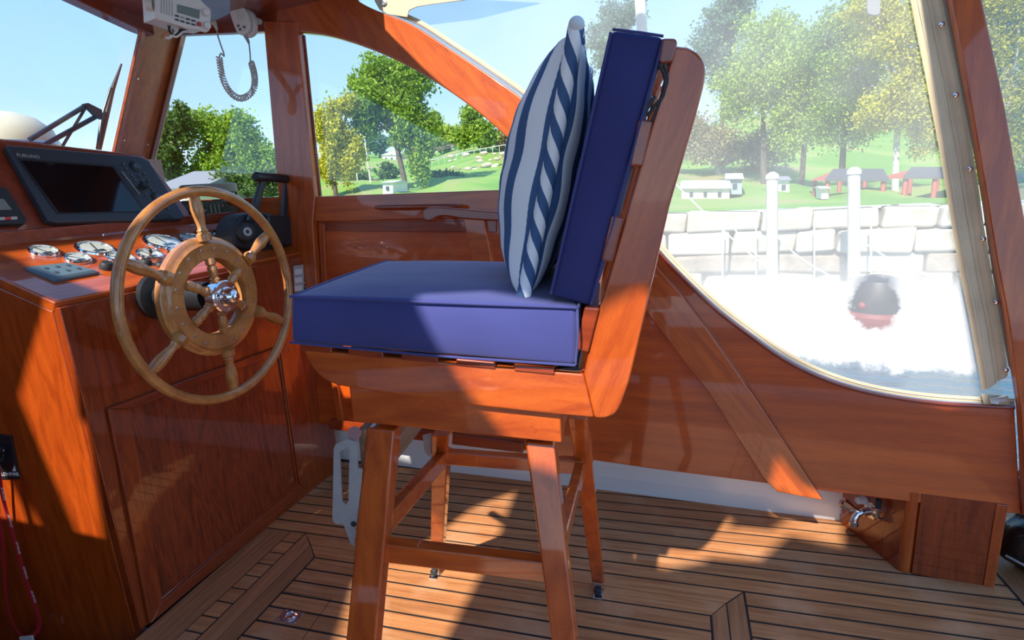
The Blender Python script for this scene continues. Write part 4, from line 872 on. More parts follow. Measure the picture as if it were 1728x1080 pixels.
# legs
def leg(pxs_top, pxs_bot, otop, obot, wd=.045, tk=.045):
    """near-face corners by pixel at top and bottom; the offsets give the splay; continued to the deck"""
    tL, tR = at(*pxs_top[0], ST(otop)), at(*pxs_top[1], ST(otop)); bL, bR = at(*pxs_bot[0], ST(obot)), at(*pxs_bot[1], ST(obot))
    def ext(t, b, z):
        k = (z-t.z)/(b.z-t.z); return t+(b-t)*k
    return tL, tR, ext(tL, bL, .012), ext(tR, bR, .012)
legs = []
NL = leg([(618, 722), (666, 726)], [(583, 1080), (634, 1080)], .052, -.06)
NR = leg([(886, 745), (935, 750)], [(930, 1080), (972, 1080)], .052, -.06)
for tL, tR, bL, bR in (NL, NR):
    M = MB(); q = [tL, tR, tR+ey*.045, tL+ey*.045]; q2 = [bL, bR, bR+ey*.04, bL+ey*.04]
    M.add(q+q2, [(0, 1, 2, 3), (7, 6, 5, 4), (0, 4, 5, 1), (1, 5, 6, 2), (2, 6, 7, 3), (3, 7, 4, 0)])
    legs.append(M.build('leg', mah_z, sf, bevel=.005))
oF = .34
tFL = [at(727, 735, ST(oF)), at(757, 735, ST(oF))]; tFR = [at(958, 705, ST(oF)), at(985, 707, ST(oF))]
fFL, fFR = at(738, 966, PZ(.0)), at(1011, 998, PZ(.0))
for tt, ft, in ((tFL, fFL), (tFR, fFR)):
    w = .038; wv = (tt[1]-tt[0]).normalized(); M = MB(); t0, t1 = V(tt[0]), V(tt[0])+wv*.048
    b0_ = ft-ex*.022+V((0, 0, .03)); b1_ = b0_+ex*.040
    q = [t0, t1, t1+ey*.045, t0+ey*.045]; q2 = [b0_, b1_, b1_+ey*.04, b0_+ey*.04]
    M.add(q+q2, [(0, 1, 2, 3), (7, 6, 5, 4), (0, 4, 5, 1), (1, 5, 6, 2), (2, 6, 7, 3), (3, 7, 4, 0)]); legs.append(M.build('leg', mah_z, sf, bevel=.004))
# deck clamps at the four feet
for ft in (fFL, fFR, (NL[2]+NL[3])/2+ey*.02, (NR[2]+NR[3])/2+ey*.02):
    f0 = V((ft.x, ft.y, 0)); cl = MB().box(f0+V((0, -.012, .0025)), (.03, .05, .005)).build('foot_clamp', chrome, sf, bevel=.001)
    MB().box(f0+V((0, -.014, .024)), (.028, .008, .040)).build('clamp_strap', steel, cl, bevel=.001)
    MB().lathe([(.011, 0), (.014, .006), (.009, .012), (0, .013)], f0+V((0, -.02, .018)), (0, -1, .15), 6).build('clamp_knob', blackr, cl)
# stretchers
def strb(a, b, w, t, side, nm='stretcher'): return MB().beam(a, b, w, t, side).build(nm, mah, sf, bevel=.004)
oN = -.005
a1, a2 = at(640, 925, ST(oN+.02)), at(914, 958, ST(oN+.02)); strb(a1-ex*.01, a2+ex*.01, .045, .03, ez)
b1, b2 = at(752, 770, ST(oF+.06)), at(984, 786, ST(oF+.06)); strb(b1, b2, .038, .03, ez)
strb(at(652, 880, ST(.03)), at(748, 772, ST(oF+.05)), .040, .028, ez)
strb(at(946, 915, ST(.075)), at(979, 790, ST(oF+.05)), .036, .026, ez)
# folding foot rest at the front of the chair
fx = thing('folding_footrest', 'weathered wooden footrest board folded between pale metal brackets in front of the chair legs', 'footrest', at(640, 790, ST(.05)))
FR1 = at(600, 740, ST(.02)); 
bq = [at(604, 724, ST(.05)), at(613, 834, ST(.05))]
d_ = ey*.34
MB().prism([bq[0], bq[1], bq[1]+d_, bq[0]+d_], ex*.018).build('footrest_board', weather, fx, bevel=.002)
MB().tube([at(598, 731, ST(.03)), at(598, 731, ST(.40))], .014, 12).build('pivot_rod', mah_deep, fx)
brp = [(563, 758), (566, 750), (587, 741), (601, 746), (604, 756), (603, 790), (611, 792), (606, 850), (597, 921), (592, 918), (580, 886), (566, 884), (561, 878)]
inn = [(573, 762), (586, 755), (590, 759), (588, 845), (584, 852), (577, 846)]
def ring_plate(outer, inner, pl, vec, nm, mat, par):
    cu = bpy.data.curves.new(nm, 'CURVE'); cu.dimensions = '2D'; cu.fill_mode = 'BOTH'
    O = at(*outer[0], pl); n = pl[0]; xx = ex; zz = ez
    for poly in (outer, inner):
        s = cu.splines.new('POLY'); s.points.add(len(poly)-1); s.use_cyclic_u = True
        for p, q in zip(s.points, poly): w = at(*q, pl)-O; p.co = (w.dot(xx), w.dot(zz), 0, 1)
    o = bpy.data.objects.new('tmp', cu); COL.objects.link(o); me = bpy.data.meshes.new_from_object(o.evaluated_get(bpy.context.evaluated_depsgraph_get())); bpy.data.objects.remove(o)
    M = MB(); vs = [O+xx*v.co.x+zz*v.co.y for v in me.vertices]; fs = [tuple(p.vertices) for p in me.polygons]
    # thicken
    from collections import Counter
    ed = Counter(); dr = {}
    for f in fs:
        for i in range(len(f)):
            a, b = f[i], f[(i+1) % len(f)]; ed[frozenset((a, b))] += 1; dr[frozenset((a, b))] = (a, b)
    n0 = len(vs); vs2 = [v+V(vec) for v in vs]; fs2 = [tuple(i+n0 for i in f)[::-1] for f in fs]; sd2 = []
    for e_, c__ in ed.items():
        if c__ == 1: a, b = dr[e_]; sd2.append((a, b, b+n0, a+n0)[::-1])
    return M.add(vs+vs2, fs+fs2+sd2).build(nm, mat, par, smooth=False)
ring_plate(brp, inn, ST(.015), ey*.004, 'bracket', alu, fx)
MB().lathe([(.006, 0), (.006, .002), (0, .003)], at(597, 884, ST(.014)), -ey, 12).build('bracket_bolt', blackr, fx)
MB().prism([p+ey*.0 for p in pts([(713, 735), (727, 732), (727, 765), (724, 771), (716, 762)], ST(.40))], ey*.004).build('bracket', alu, fx, smooth=False)

# ---- cushions
def softbox(c8, name, mat, par, nx=10, ny=8, nz=5, puff=.012, **k):
    """c8: function (u,v,w) in 0..1 -> point; rounded soft box"""
    bm = bmesh.new(); idx = {}
    def pt_(u, v, w): return c8(u, v, w)
    n3 = (nx, ny, nz); verts = []
    def vert(i, j, k_):
        key = (i, j, k_)
        if key not in idx:
            u, v, w = i/nx, j/ny, k_/nz
            bu = 4*u*(1-u); bv = 4*v*(1-v); bw = 4*w*(1-w)
            p = pt_(u, v, w); c_ = pt_(.5, .5, .5)
            du = (pt_(1, v, w)-pt_(0, v, w)).normalized(); dv = (pt_(u, 1, w)-pt_(u, 0, w)).normalized(); dw = (pt_(u, v, 1)-pt_(u, v, 0)).normalized()
            p = p+dw*(puff*1.6*math.sqrt(bu*bv)*(1 if k_ == nz else (-.3 if k_ == 0 else 0)))
            p = p+dv*(puff*.7*math.sqrt(bu*bw)*(1 if j == ny else (-1 if j == 0 else 0)))
            p = p+du*(puff*.7*math.sqrt(bv*bw)*(1 if i == nx else (-1 if i == 0 else 0)))
            idx[key] = len(verts); verts.append(p)
        return idx[key]
    fs = []
    for i in range(nx):
        for j in range(ny):
            for kk in (0, nz): fs.append((vert(i, j, kk), vert(i+1, j, kk), vert(i+1, j+1, kk), vert(i, j+1, kk)))
    for i in range(nx):
        for kk in range(nz):
            for j in (0, ny): fs.append((vert(i, j, kk), vert(i+1, j, kk), vert(i+1, j, kk+1), vert(i, j, kk+1)))
    for j in range(ny):
        for kk in range(nz):
            for i in (0, nx): fs.append((vert(i, j, kk), vert(i, j+1, kk), vert(i, j+1, kk+1), vert(i, j, kk+1)))
    M = MB(); M.add(verts, fs); o = M.build(name, mat, par, bevel=.008, seg=3, angle=60, **k); return o
def tri(a, b, t): return a.lerp(b, t)
cw = .455
nA, nB, nC, nD = [at(x, y, ST(-.012)) for x, y in [(491, 578), (971, 617), (974, 517), (491, 499)]]
def cseat(u, v, w): return (nA.lerp(nB, u)).lerp(nD.lerp(nC, u), w)+ey*(v*cw)
sct = thing('seat_cushion', 'thick navy blue box cushion on the seat of the helm chair', 'cushion', nA.lerp(nB, .5)+ey*.2)
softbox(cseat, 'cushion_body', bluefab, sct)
def edge(f, pts3, par, r=.0026): return MB().tube(smoothpath([f(*p) for p in pts3], 4), r, 8).build('welt', bluefab, par)
e_ = 1.0; pf = .010
edge(cseat, [(0, -.006, .985), (.5, -.018, .995), (1, -.006, .985)], sct); edge(cseat, [(0, 0, .985), (-.005, .5, 1.0), (0, 1, .985)], sct); edge(cseat, [(1.003, 0, .99), (1.003, .5, 1.01), (1, 1, .99)], sct)
edge(cseat, [(0, -.006, .015), (.5, -.018, .0), (1, -.006, .015)], sct, .0025); edge(cseat, [(1.001, -.004, .02), (1.006, -.02, .5), (1.001, -.004, .98)], sct, .002)
bA, bB, bC, bD = [at(x, y, ST(.0)) for x, y in [(929, 499), (996, 517), (1121, 62), (1032, 50)]]
def cback(u, v, w): return (bA.lerp(bB, u)).lerp(bD.lerp(bC, u), w)+ey*(v*.41)
bct = thing('back_cushion', 'navy blue box cushion strapped upright against the slatted chair back', 'cushion', bA.lerp(bB, .5)+ey*.2)
def cb2(u, v, w): return cback(w, v, u)
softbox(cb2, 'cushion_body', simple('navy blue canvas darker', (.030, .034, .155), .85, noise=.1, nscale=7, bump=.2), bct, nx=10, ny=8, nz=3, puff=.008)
edge(cback, [(1.0, -.006, 0.01), (1.0, -.012, .5), (1.0, -.006, .99)], bct, .0022); edge(cback, [(0, -.006, .01), (0, -.012, .5), (0, -.006, .99)], bct, .0022)
edge(cback, [(0.02, -.006, 1.0), (.5, -.012, 1.0), (.98, -.006, 1.0)], bct, .0022)
bl = MB().tube(smoothpath([at(x, y, ST(-.004)) for x, y in [(1112, 108), (1122, 130), (1119, 160), (1104, 180), (1092, 196)]], 6), .0028, 8); bl.build('tie_string', blackr, bct)
MB().tube(smoothpath([at(x, y, ST(-.003)) for x, y in [(1120, 108), (1126, 135), (1116, 165), (1100, 205)]], 6), .0022, 8).build('tie_string', blackr, bct)
MB().prism(pts([(1084, 180), (1104, 160), (1108, 164), (1088, 196)], ST(-.005)), ey*.004).build('tie_strap', blackr, bct)

# ---- striped pillow
pt0, pt1 = at(972, 47, ST(.03)), at(882, 508, ST(.03))   # seam ends
pil_m = stripes('blue and white striped cloth', 6.6, .05, .44); pip_m = stripes('twisted striped piping', 11, 0, .5, .3636)
pw_ = .40; Hh = (pt0-pt1).length; axv = (pt0-pt1).normalized(); thk = ey.cross(axv).normalized(); thk = thk if thk.x < 0 else -thk   # towards the front of the seat
pilw = thing('striped_pillow', 'puffy blue and white striped pillow standing on the seat cushion against the blue backrest', 'pillow', pt1)
NU, NV = 28, 34
def pillow_side(sign, depth):
    rows = []; uvs = []
    for i in range(NV+1):
        v = i/NV; row = []
        for j in range(NU+1):
            u = j/NU
            sx_ = (4*u*(1-u)) if 0 < u < 1 else 0; sv = (4*v*(1-v)) if 0 < v < 1 else 0
            h = depth*(sx_**.42)*(sv**.40)
            # corners pull in: edges curve inwards
            cu_ = .020*sv; cv = .018*sx_
            uu = u*(1-2*cu_/pw_*1)+cu_/pw_; vv = v*(1-2*cv/Hh)+cv/Hh
            wr__ = .004*math.sin(v*19+u*5)*(1-sx_)*sv+.003*math.sin(v*41+u*9)*(1-abs(2*u-1))*.6
            row.append(pt1+axv*(vv*Hh)+ey*(uu*pw_)+thk*(sign*(h+wr__*(1 if 0 < u < 1 and 0 < v < 1 else 0)))-axv*0)
        rows.append(row)
    return rows
def uvgrid(rows, name, mat, par, flip, s0=0, s1=1):
    M = MB().grid(rows, flip); o = M.build(name, mat, par, angle=180); me = o.data; uvl = me.uv_layers.new(name='UVMap'); n = len(rows[0]); m = len(rows)
    # arc length across
    mid_ = rows[m//2]; L_ = [0]
    for j in range(1, n): L_.append(L_[-1]+(mid_[j]-mid_[j-1]).length)
    for lp_ in me.loops:
        vi = lp_.vertex_index; i, j = divmod(vi, n); uvl.data[lp_.index].uv = (L_[j]*2.35+.0, i/(m-1))
    return o
fr_ = pillow_side(1, .112); bk_ = pillow_side(-1, .052)
uvgrid(fr_, 'front_cloth', pil_m, pilw, False); uvgrid(bk_, 'back_cloth', pil_m, pilw, True)
# piping: twisted cord all round the seam
loop = [fr_[i][0] for i in range(NV+1)]+[fr_[NV][j] for j in range(1, NU+1)]+[fr_[i][NU] for i in range(NV-1, -1, -1)]+[fr_[0][j] for j in range(NU-1, 0, -1)]
Mp = MB().tube([p+V((0, 0, 0)) for p in loop], .0135, 12, True); po = Mp.build('piping', pip_m, pilw, angle=180)
uvl = po.data.uv_layers.new(name='UVMap'); nL_ = len(loop)
for pol in po.data.polygons:
    js = [po.data.loops[l].vertex_index for l in pol.loop_indices]; i_ = [q//12 for q in js]; j_ = [q % 12 for q in js]
    for l, a, b in zip(pol.loop_indices, i_, j_):
        aa = a+nL_ if (a == 0 and max(i_) == nL_-1) else a; bb_ = b+12 if (b == 0 and max(j_) == 11) else b
        uvl.data[l].uv = (aa/nL_*2.545, bb_/24)
for c_ in (pt0, pt1): MB().ball(c_+(axv*.004 if c_ is pt0 else -axv*.004)-ey*.001, .0132, 14).build('corner_knot', simple('white pillow cloth', (.72, .77, .80), .8) if c_ is pt0 else simple('blue pillow cloth', (.20, .36, .50), .8), pilw)

# ================================================================== OUTSIDE
def m_leaf(name, c1, c2):
    m, nt, b = nodemat(name); L = nt.links.new; b.inputs['Roughness'].default_value = .6
    g_ = N(nt, 'ShaderNodeNewGeometry'); r = N(nt, 'ShaderNodeValToRGB'); r.color_ramp.elements[0].color = (*c1, 1); r.color_ramp.elements[1].color = (*c2, 1)
    L(g_.outputs['Random Per Island'], r.inputs[0]); L(r.outputs[0], b.inputs['Base Color'])
    tl = N(nt, 'ShaderNodeBsdfTranslucent'); L(r.outputs[0], tl.inputs[0]); mx = N(nt, 'ShaderNodeMixShader'); mx.inputs[0].default_value = .35
    o = nt.nodes['Material Output']; L(b.outputs[0], mx.inputs[1]); L(tl.outputs[0], mx.inputs[2]); L(mx.outputs[0], o.inputs[0]); return m
lf_g = m_leaf('green leaves', (.12, .24, .015), (.40, .56, .05)); lf_y = m_leaf('yellowing leaves', (.36, .38, .02), (.72, .66, .05))
lf_d = m_leaf('dark green leaves', (.05, .11, .02), (.17, .26, .05)); lf_p = m_leaf('pale green leaves', (.20, .33, .04), (.50, .62, .10)); lf_n = m_leaf('bluish needles', (.06, .15, .09), (.18, .32, .20))
lf_b = m_leaf('brownish leaves', (.22, .18, .08), (.42, .38, .16))
bark = simple('bark', (.13, .10, .075), .9, noise=.3, nscale=8, bump=.6); bark_w = simple('pale birch bark', (.55, .52, .46), .8, noise=.3, nscale=10)
def tree(name, label, px, py, Y, blobs, leaf, n, size, barkm=bark, group=None, trunk_r=None):
    """px,py: foot; blobs: (px,py,rx_px,ry_px) crown masses seen in the plane of the trunk"""
    base = at(px, py, PY(Y)); m_px = (base-EYE).dot(FW)/F_PX
    t = thing(name, label, 'tree', base, group)
    cen = [(at(bx_, by_, PY(Y+random.uniform(-.3, .3)*rx*m_px)), rx*m_px, ry*m_px) for bx_, by_, rx, ry in blobs]
    tr_ = trunk_r or max(.06, blobs[0][2]*m_px*.10); M = MB(); top = cen[0][0]
    mid_ = base.lerp(V((base.x*.4+top.x*.6, base.y, top.z)), .5)+V((random.uniform(-.3, .3)*tr_*3, 0, 0))
    M.tube(smoothpath([base-V((0, 0, .4)), mid_, top], 5), [tr_*(1-.6*i/10) for i in range(11)], 8)
    for c_, rx, ry in cen:
        for _ in range(3):
            e2_ = c_+V((random.uniform(-.6, .6)*rx, random.uniform(-.5, .5)*rx, random.uniform(-.2, .7)*ry)); M.tube(smoothpath([mid_.lerp(top, random.uniform(0, .6)), mid_.lerp(e2_, .55)+V((0, 0, .1*ry)), e2_], 4), [tr_*.5*(1-.09*i) for i in range(9)], 6)
    M.build('trunk', barkm, t)
    tot = sum(rx*ry for _, rx, ry in cen); P = []
    for c_, rx, ry in cen:
        k = int(n*rx*ry/tot); ns = max(6, int(12))
        # clumps on the surface of the mass
        cl = rng.normal(size=(ns*3, 3)); cl /= np.linalg.norm(cl, axis=1)[:, None]; cl *= (rng.uniform(.35, .95, (ns*3, 1)))
        w = rng.integers(0, ns*3, k); d = rng.normal(size=(k, 3))*.17
        q = (cl[w]+d)*np.array([rx, rx, ry]); P.append(q+np.array(c_))
    P = np.concatenate(P); k = len(P); s_ = size*m_px*rng.uniform(.6, 1.3, (k, 1))
    a = rng.normal(size=(k, 3)); a /= np.linalg.norm(a, axis=1)[:, None]; b = rng.normal(size=(k, 3)); b -= (a*b).sum(1)[:, None]*a; b /= np.linalg.norm(b, axis=1)[:, None]
    vs = np.stack([P-a*s_, P+b*s_*.55, P+a*s_, P-b*s_*.55], 1).reshape(-1, 3)-np.array(base)
    me = bpy.data.meshes.new('foliage'); me.vertices.add(k*4); me.vertices.foreach_set('co', vs.astype(np.float32).ravel()); me.loops.add(k*4); me.loops.foreach_set('vertex_index', np.arange(k*4, dtype=np.int32))
    me.polygons.add(k); me.polygons.foreach_set('loop_start', np.arange(0, k*4, 4, dtype=np.int32)); me.update(); me.validate(); me.materials.append(leaf)
    o = bpy.data.objects.new('foliage', me); COL.objects.link(o); o.parent = t; o['kind'] = 'stuff'; return t
# terrain: an uneven bank rising away from the quay
cols = [-700, 0, 300, 540, 700, 850, 1100, 1300, 1500, 1750, 2200, 2900]
rowsT = [(10.05, [.64]*12, None), (13, None, [388, 378, 366, 352, 349, 346, 340, 338, 337, 334, 330, 320]), (18, None, [372, 362, 352, 331, 326, 322, 318, 322, 322, 318, 312, 300]),
         (30, None, [368, 352, 338, 300, 288, 268, 290, 296, 298, 292, 285, 275]), (55, None, [366, 350, 330, 272, 262, 236, 240, 212, 215, 200, 200, 190]), (90, None, [364, 350, 330, 268, 258, 234, 225, 195, 190, 180, 180, 180])]
rowsP = []
for Y, zs, pys in rowsT:
    row = []
    for i, x in enumerate(cols):
        if zs: p = at(x, 340, PY(Y)); row.append(V((p.x, Y, zs[i])))
        else: row.append(at(x, pys[i], PY(Y)))
    rowsP.append(smoothpath(row, 5))
cols3 = list(zip(*rowsP)); cols3 = [smoothpath(list(c_), 5) for c_ in cols3]
for i, c_ in enumerate(cols3):
    for j, p in enumerate(c_):
        if j > 6: p.z += .12*math.sin(i*1.3+j*.9)+.08*math.sin(j*2.1-i*.7)
m, nt, b = nodemat('grassy bank'); L = nt.links.new; t = N(nt, 'ShaderNodeTexCoord'); n1 = N(nt, 'ShaderNodeTexNoise'); n1.inputs['Scale'].default_value = .22; n1.inputs['Detail'].default_value = 7; L(t.outputs['Object'], n1.inputs[0])
r = N(nt, 'ShaderNodeValToRGB'); r.color_ramp.elements[0].position = .42; r.color_ramp.elements[0].color = (.14, .30, .03, 1); r.color_ramp.elements[1].position = .62; r.color_ramp.elements[1].color = (.34, .30, .12, 1); e = r.color_ramp.elements.new(.52); e.color = (.22, .36, .045, 1)
L(n1.outputs['Fac'], r.inputs[0]); L(r.outputs[0], b.inputs['Base Color']); b.inputs['Roughness'].default_value = .9; grass_m = m
MB().grid(cols3).build('grassy_bank', grass_m, None, kind='structure', angle=180)
# water
m, nt, b = nodemat('harbour water'); L = nt.links.new; b.inputs['Base Color'].default_value = (.05, .12, .18, 1); b.inputs['Roughness'].default_value = .08; b.inputs['Specular IOR Level'].default_value = .6
t = N(nt, 'ShaderNodeTexCoord'); mp = N(nt, 'ShaderNodeMapping'); mp.inputs['Scale'].default_value = (1, 2.5, 1); L(t.outputs['Object'], mp.inputs[0]); n1 = N(nt, 'ShaderNodeTexNoise'); n1.inputs['Scale'].default_value = 3; n1.inputs['Detail'].default_value = 5; L(mp.outputs[0], n1.inputs[0]); bp = N(nt, 'ShaderNodeBump'); bp.inputs['Strength'].default_value = .6; bp.inputs['Distance'].default_value = .05; L(n1.outputs['Fac'], bp.inputs['Height']); L(bp.outputs[0], b.inputs['Normal'])
MB().add([V((-60, -40, -.62)), V((60, -40, -.62)), V((60, 10.2, -.62)), V((-60, 10.2, -.62))], [(0, 1, 2, 3)]).build('water', m, None, kind='structure', smooth=False)
MB().add([V((-60, 10.2, -.62)), V((-2, 10.2, -.62)), V((-60, 160, -.62))], [(0, 1, 2)])
# quay wall of stone blocks
qw = thing('quay_wall', None, None, V((4, 10, -.6)), kind='structure')
stone = simple('pale quay stone', (.54, .48, .38), .9, noise=.2, nscale=5, bump=.8); stone_d = simple('weathered brown stone', (.34, .27, .20), .9, noise=.3, nscale=5, bump=.8)
stone_w = simple('whitish quay stone', (.64, .60, .52), .9, noise=.2, nscale=4, bump=.8)
MB().box((0, 10.45, -.1), (44, .5, 1.3)).build('backing', stone_d, qw, smooth=False)
x0 = at(-200, 400, PY(9.9)).x; x1 = at(2300, 400, PY(9.9)).x
for ci, (z0, z1, mt) in enumerate([(-.66, -.38, stone_d), (-.38, -.06, stone_d), (-.06, .30, stone), (.30, .64, stone)]):
    x = x0-.2*ci
    while x < x1:
        w = random.uniform(.55, 1.15); dy = random.uniform(-.05, .06)
        j1, j2, j3, j4 = [random.uniform(-.035, .035) for _ in range(4)]; j5 = random.uniform(-.02, .06)
        MB().prism([V((x+.01, 9.9+dy, z0+j1)), V((x+w-.012, 9.9+dy+j5*.5, z0+j2)), V((x+w-.012+j5, 9.9+dy, z1-.02+j3)), V((x+.01+j5, 9.9+dy-j5*.5, z1-.02+j4))], (0, .35, 0)).build('stone_block', random.choice([mt, mt, stone_w]), qw, bevel=.05); x += w
# mooring piles
for i, (xt, yt_, xb, yb, hw) in enumerate([(1303, 302, 1303, 500, 9.5), (1441, 294, 1441, 500, 10)]):
    Y = 8.9; a, b = at(xt, yt_, PY(Y)), at(xb, yb, PY(Y)); s_ = (a-EYE).dot(FW)/F_PX; d = (b-a).normalized(); b = a+d*((a.z+1.2)/-d.z)
    t = thing('mooring_pile', ['pale wooden mooring pile before the quay, the left one behind the cloudy curtain', 'pale wooden mooring pile before the quay, the right one behind the cloudy curtain'][i], 'mooring post', b, 'mooring piles by the quay')
    MB().tube([b, b.lerp(a, .5), a], [hw*s_*1.05, hw*s_, hw*s_*.97], 14).build('post', simple('bleached pile wood', (.60, .58, .47), .8, noise=.15, nscale=4), t)
    MB().lathe([(hw*s_*1.12, 0), (hw*s_*1.12, .05), (hw*s_*.5, .09), (0, .1)], a, (0, 0, 1), 14).build('cap', simple('white pile cap', (.75, .74, .68), .6), t)
# mooring lines
for i, (a, b) in enumerate([((1130, 300), (1345, 492)), ((1304, 392), (1410, 470)), ((1445, 400), (1600, 478)), ((1220, 360), (1330, 480))]):
    A, B = at(*a, PY(8.2)), at(*b, PY(6.5)); P = [A.lerp(B, k/8)-V((0, 0, .06*math.sin(math.pi*k/8))) for k in range(9)]
    MB().tube(P, .010, 6).build('mooring_line', simple('white rope', (.8, .8, .76), .8), None, label=['long white mooring line sagging left of both piles', 'short white mooring line sagging between the two piles', 'white mooring line running right from the right pile', 'white mooring line crossing low beneath the left pile'][i], cat='rope', origin=A)
for i, x in enumerate((1219, 1276, 1374, 1470)):
    A, B = at(x, 372, PY(9.6)), at(x, 480, PY(9.6))
    MB().tube([A, B], .012, 6).build('quay_pole', simple('white rope', (.8, .8, .76), .8), None, label=['thin white pole against the quay, leftmost of the four', 'thin white pole against the quay just left of the left pile', 'thin white pole against the quay midway between the piles', 'thin white pole against the quay right of the right pile'][i], cat='pole', origin=B)
# dark red float on the water
fp_ = at(1475, 552, PZ(-.62)); ft = thing('mooring_float', 'dark grey and red rounded float on the water beyond the cloudy curtain', 'float', fp_); sF = (fp_-EYE).dot(FW)/F_PX
MB().lathe([(40*sF, 0), (46*sF, 12*sF), (46*sF, 40*sF), (42*sF, 66*sF), (34*sF, 82*sF), (15*sF, 88*sF), (0, 89*sF)], fp_, (0, 0, 1), 24).build('float_body', simple('dark grey float', (.035, .03, .04), .5), ft)
MB().lathe([(50*sF, 0), (53*sF, 8*sF), (53*sF, 26*sF), (48*sF, 32*sF)], fp_, (0, 0, 1), 24).build('float_skirt', simple('faded red float', (.22, .03, .03), .5), ft)
for a_ in (0, 2.1, 4.2): MB().ball(fp_+V((44*sF*math.cos(a_+4), 44*sF*math.sin(a_+4), 44*sF)), 7*sF, 10).build('float_lug', simple('faded red float', (.22, .03, .03), .5), ft)
# shelters, hut, sheds
def shelter(x0_, x1_, yt_, ye, yb, Y, lab):
    t = thing('picnic_shelter', lab, 'shelter', at((x0_+x1_)/2, yb, PY(Y)), 'picnic shelters on the shore')
    a, b = at(x0_, ye, PY(Y)), at(x1_, ye, PY(Y)); c_, d = at(x0_+14, yt_, PY(Y+1.0)), at(x1_-10, yt_, PY(Y+1.0))
    MB().add([a, b, d, c_], [(0, 1, 2, 3)]); MB().prism([a, b, d, c_], (0, 0, .06)).build('roof', simple('dark roof felt', (.10, .10, .11), .8), t, smooth=False)
    MB().prism([a+V((0, .02, .0)), c_+V((0, 0, .0)), a+V((0, 2.0, 0))], (.05, 0, 0)).build('gable', simple('faded red paint', (.48, .12, .08), .7), t, smooth=False)
    for k in (.06, .5, .94):
        for dy in (.1, 1.7):
            p = a.lerp(b, k)+V((0, dy, 0)); MB().tube([p, V((p.x, p.y, at(x0_, yb, PY(Y)).z-.1))], .05, 6).build('post', simple('faded red paint', (.48, .12, .08), .7), t)
shelter(1392, 1500, 289, 306, 338, 15, 'dark-roofed open shelter with red posts, between the right pile and the canvas strip'); shelter(1524, 1640, 286, 302, 334, 15, 'dark-roofed open shelter with red posts partly hidden by the canvas strip')
def hut(nm, lab, q, roofc, wallc, Y, rh=8, dep=2.0, wins=0):
    x0_, x1_, yt_, yb = q; t = thing(nm, lab, 'building', at((x0_+x1_)/2, yb, PY(Y)))
    a, b, c_, d = at(x0_, yb, PY(Y)), at(x1_, yb, PY(Y)), at(x1_, yt_, PY(Y)), at(x0_, yt_, PY(Y))
    MB().prism([a, b, c_, d], (0, dep, 0)).build('walls', wallc, t, smooth=False)
    s_ = (a-EYE).dot(FW)/F_PX; ov = V((3*s_, 0, 0)); mid_ = dep/2
    MB().add([d-ov+V((0, -.1, 0)), c_+ov+V((0, -.1, 0)), c_+ov+V((0, mid_, rh*s_)), d-ov+V((0, mid_, rh*s_)), d-ov+V((0, dep+.1, 0)), c_+ov+V((0, dep+.1, 0))], [(0, 1, 2, 3), (3, 2, 5, 4), (0, 3, 4), (1, 5, 2)]).build('roof', roofc, t, smooth=False)
    for k in range(wins):
        u = (k+.7)/(wins+.4); p = a.lerp(b, u)+(d-a)*.55+V((0, -.02, 0)); h_ = (d-a).length*.16
        MB().box(p, (h_*1.6, .04, h_*2)).build('window', simple('dark pane', (.06, .08, .1), .2), t)
    return t
wroof = simple('pale roof', (.60, .62, .64), .7); wwall = simple('white boards', (.75, .74, .70), .7); groof = simple('grey slate roof', (.27, .27, .29), .7); gwall = simple('grey blue boards', (.33, .38, .42), .7)
hut('boat_house', 'low white boat house on the shore right of the chair back', (1150, 1231, 318, 340), wroof, wwall, 14, 12, 2.0, 3)
hut('shed', 'small grey shed with a pale roof right of the white boat house', (1228, 1252, 302, 328), wroof, gwall, 15, 9, 1.2, 1)
hut('kiosk', 'small white kiosk on the lawn right of the left pile', (1312, 1332, 304, 330), groof, wwall, 15, 6, 1.0, 1)
hut('notice_box', 'narrow white box standing left of the right pile', (1386, 1398, 318, 336), wroof, wwall, 13, 3, .6, 0)
hut('village_house', 'white house half hidden behind the big tree in the arched window', (645, 668, 262, 276), wroof, wwall, 46, 8, 4, 2)
hut('hill_cottage', 'small white cottage far up the slope in the arched window', (728, 738, 252, 260), wroof, wwall, 50, 6, 3, 1)
hut('grey_roofed_house', 'house with a broad grey roof behind the plotter in the front side window', (258, 336, 318, 345), groof, wwall, 16, 28, 4, 2)
hut('dock_kiosk', 'small white dock kiosk under the trees in the arched window', (646, 663, 308, 330), wroof, wwall, 17, 3, 1.0, 1)
# utility poles
for i, (xt, yt_, xb, yb, Y, lab) in enumerate([(615, 232, 629, 328, 22, 'tall pale utility pole, foremost in the arched window'), (597, 256, 607, 328, 24, 'thin leaning utility pole left of the tall pale one'), (831, 200, 835, 250, 40, 'small utility pole on the far slope at the window arch')]):
    a, b = at(xt, yt_, PY(Y)), at(xb, yb+3, PY(Y)); s_ = (a-EYE).dot(FW)/F_PX
    t = thing('utility_pole', lab, 'pole', b); MB().tube([b, a], [1.9*s_ if i == 0 else 1.2*s_, 1.5*s_ if i == 0 else .9*s_], 8).build('pole', simple('pale pole wood', (.60, .57, .52), .8), t)
    if i == 0: MB().lathe([(2.6*s_, 0), (2.6*s_, 8*s_), (0, 9*s_)], a-V((0, 0, 1*s_)), (0, 0, 1), 8).build('transformer', simple('pale pole wood', (.60, .57, .52), .8), t)
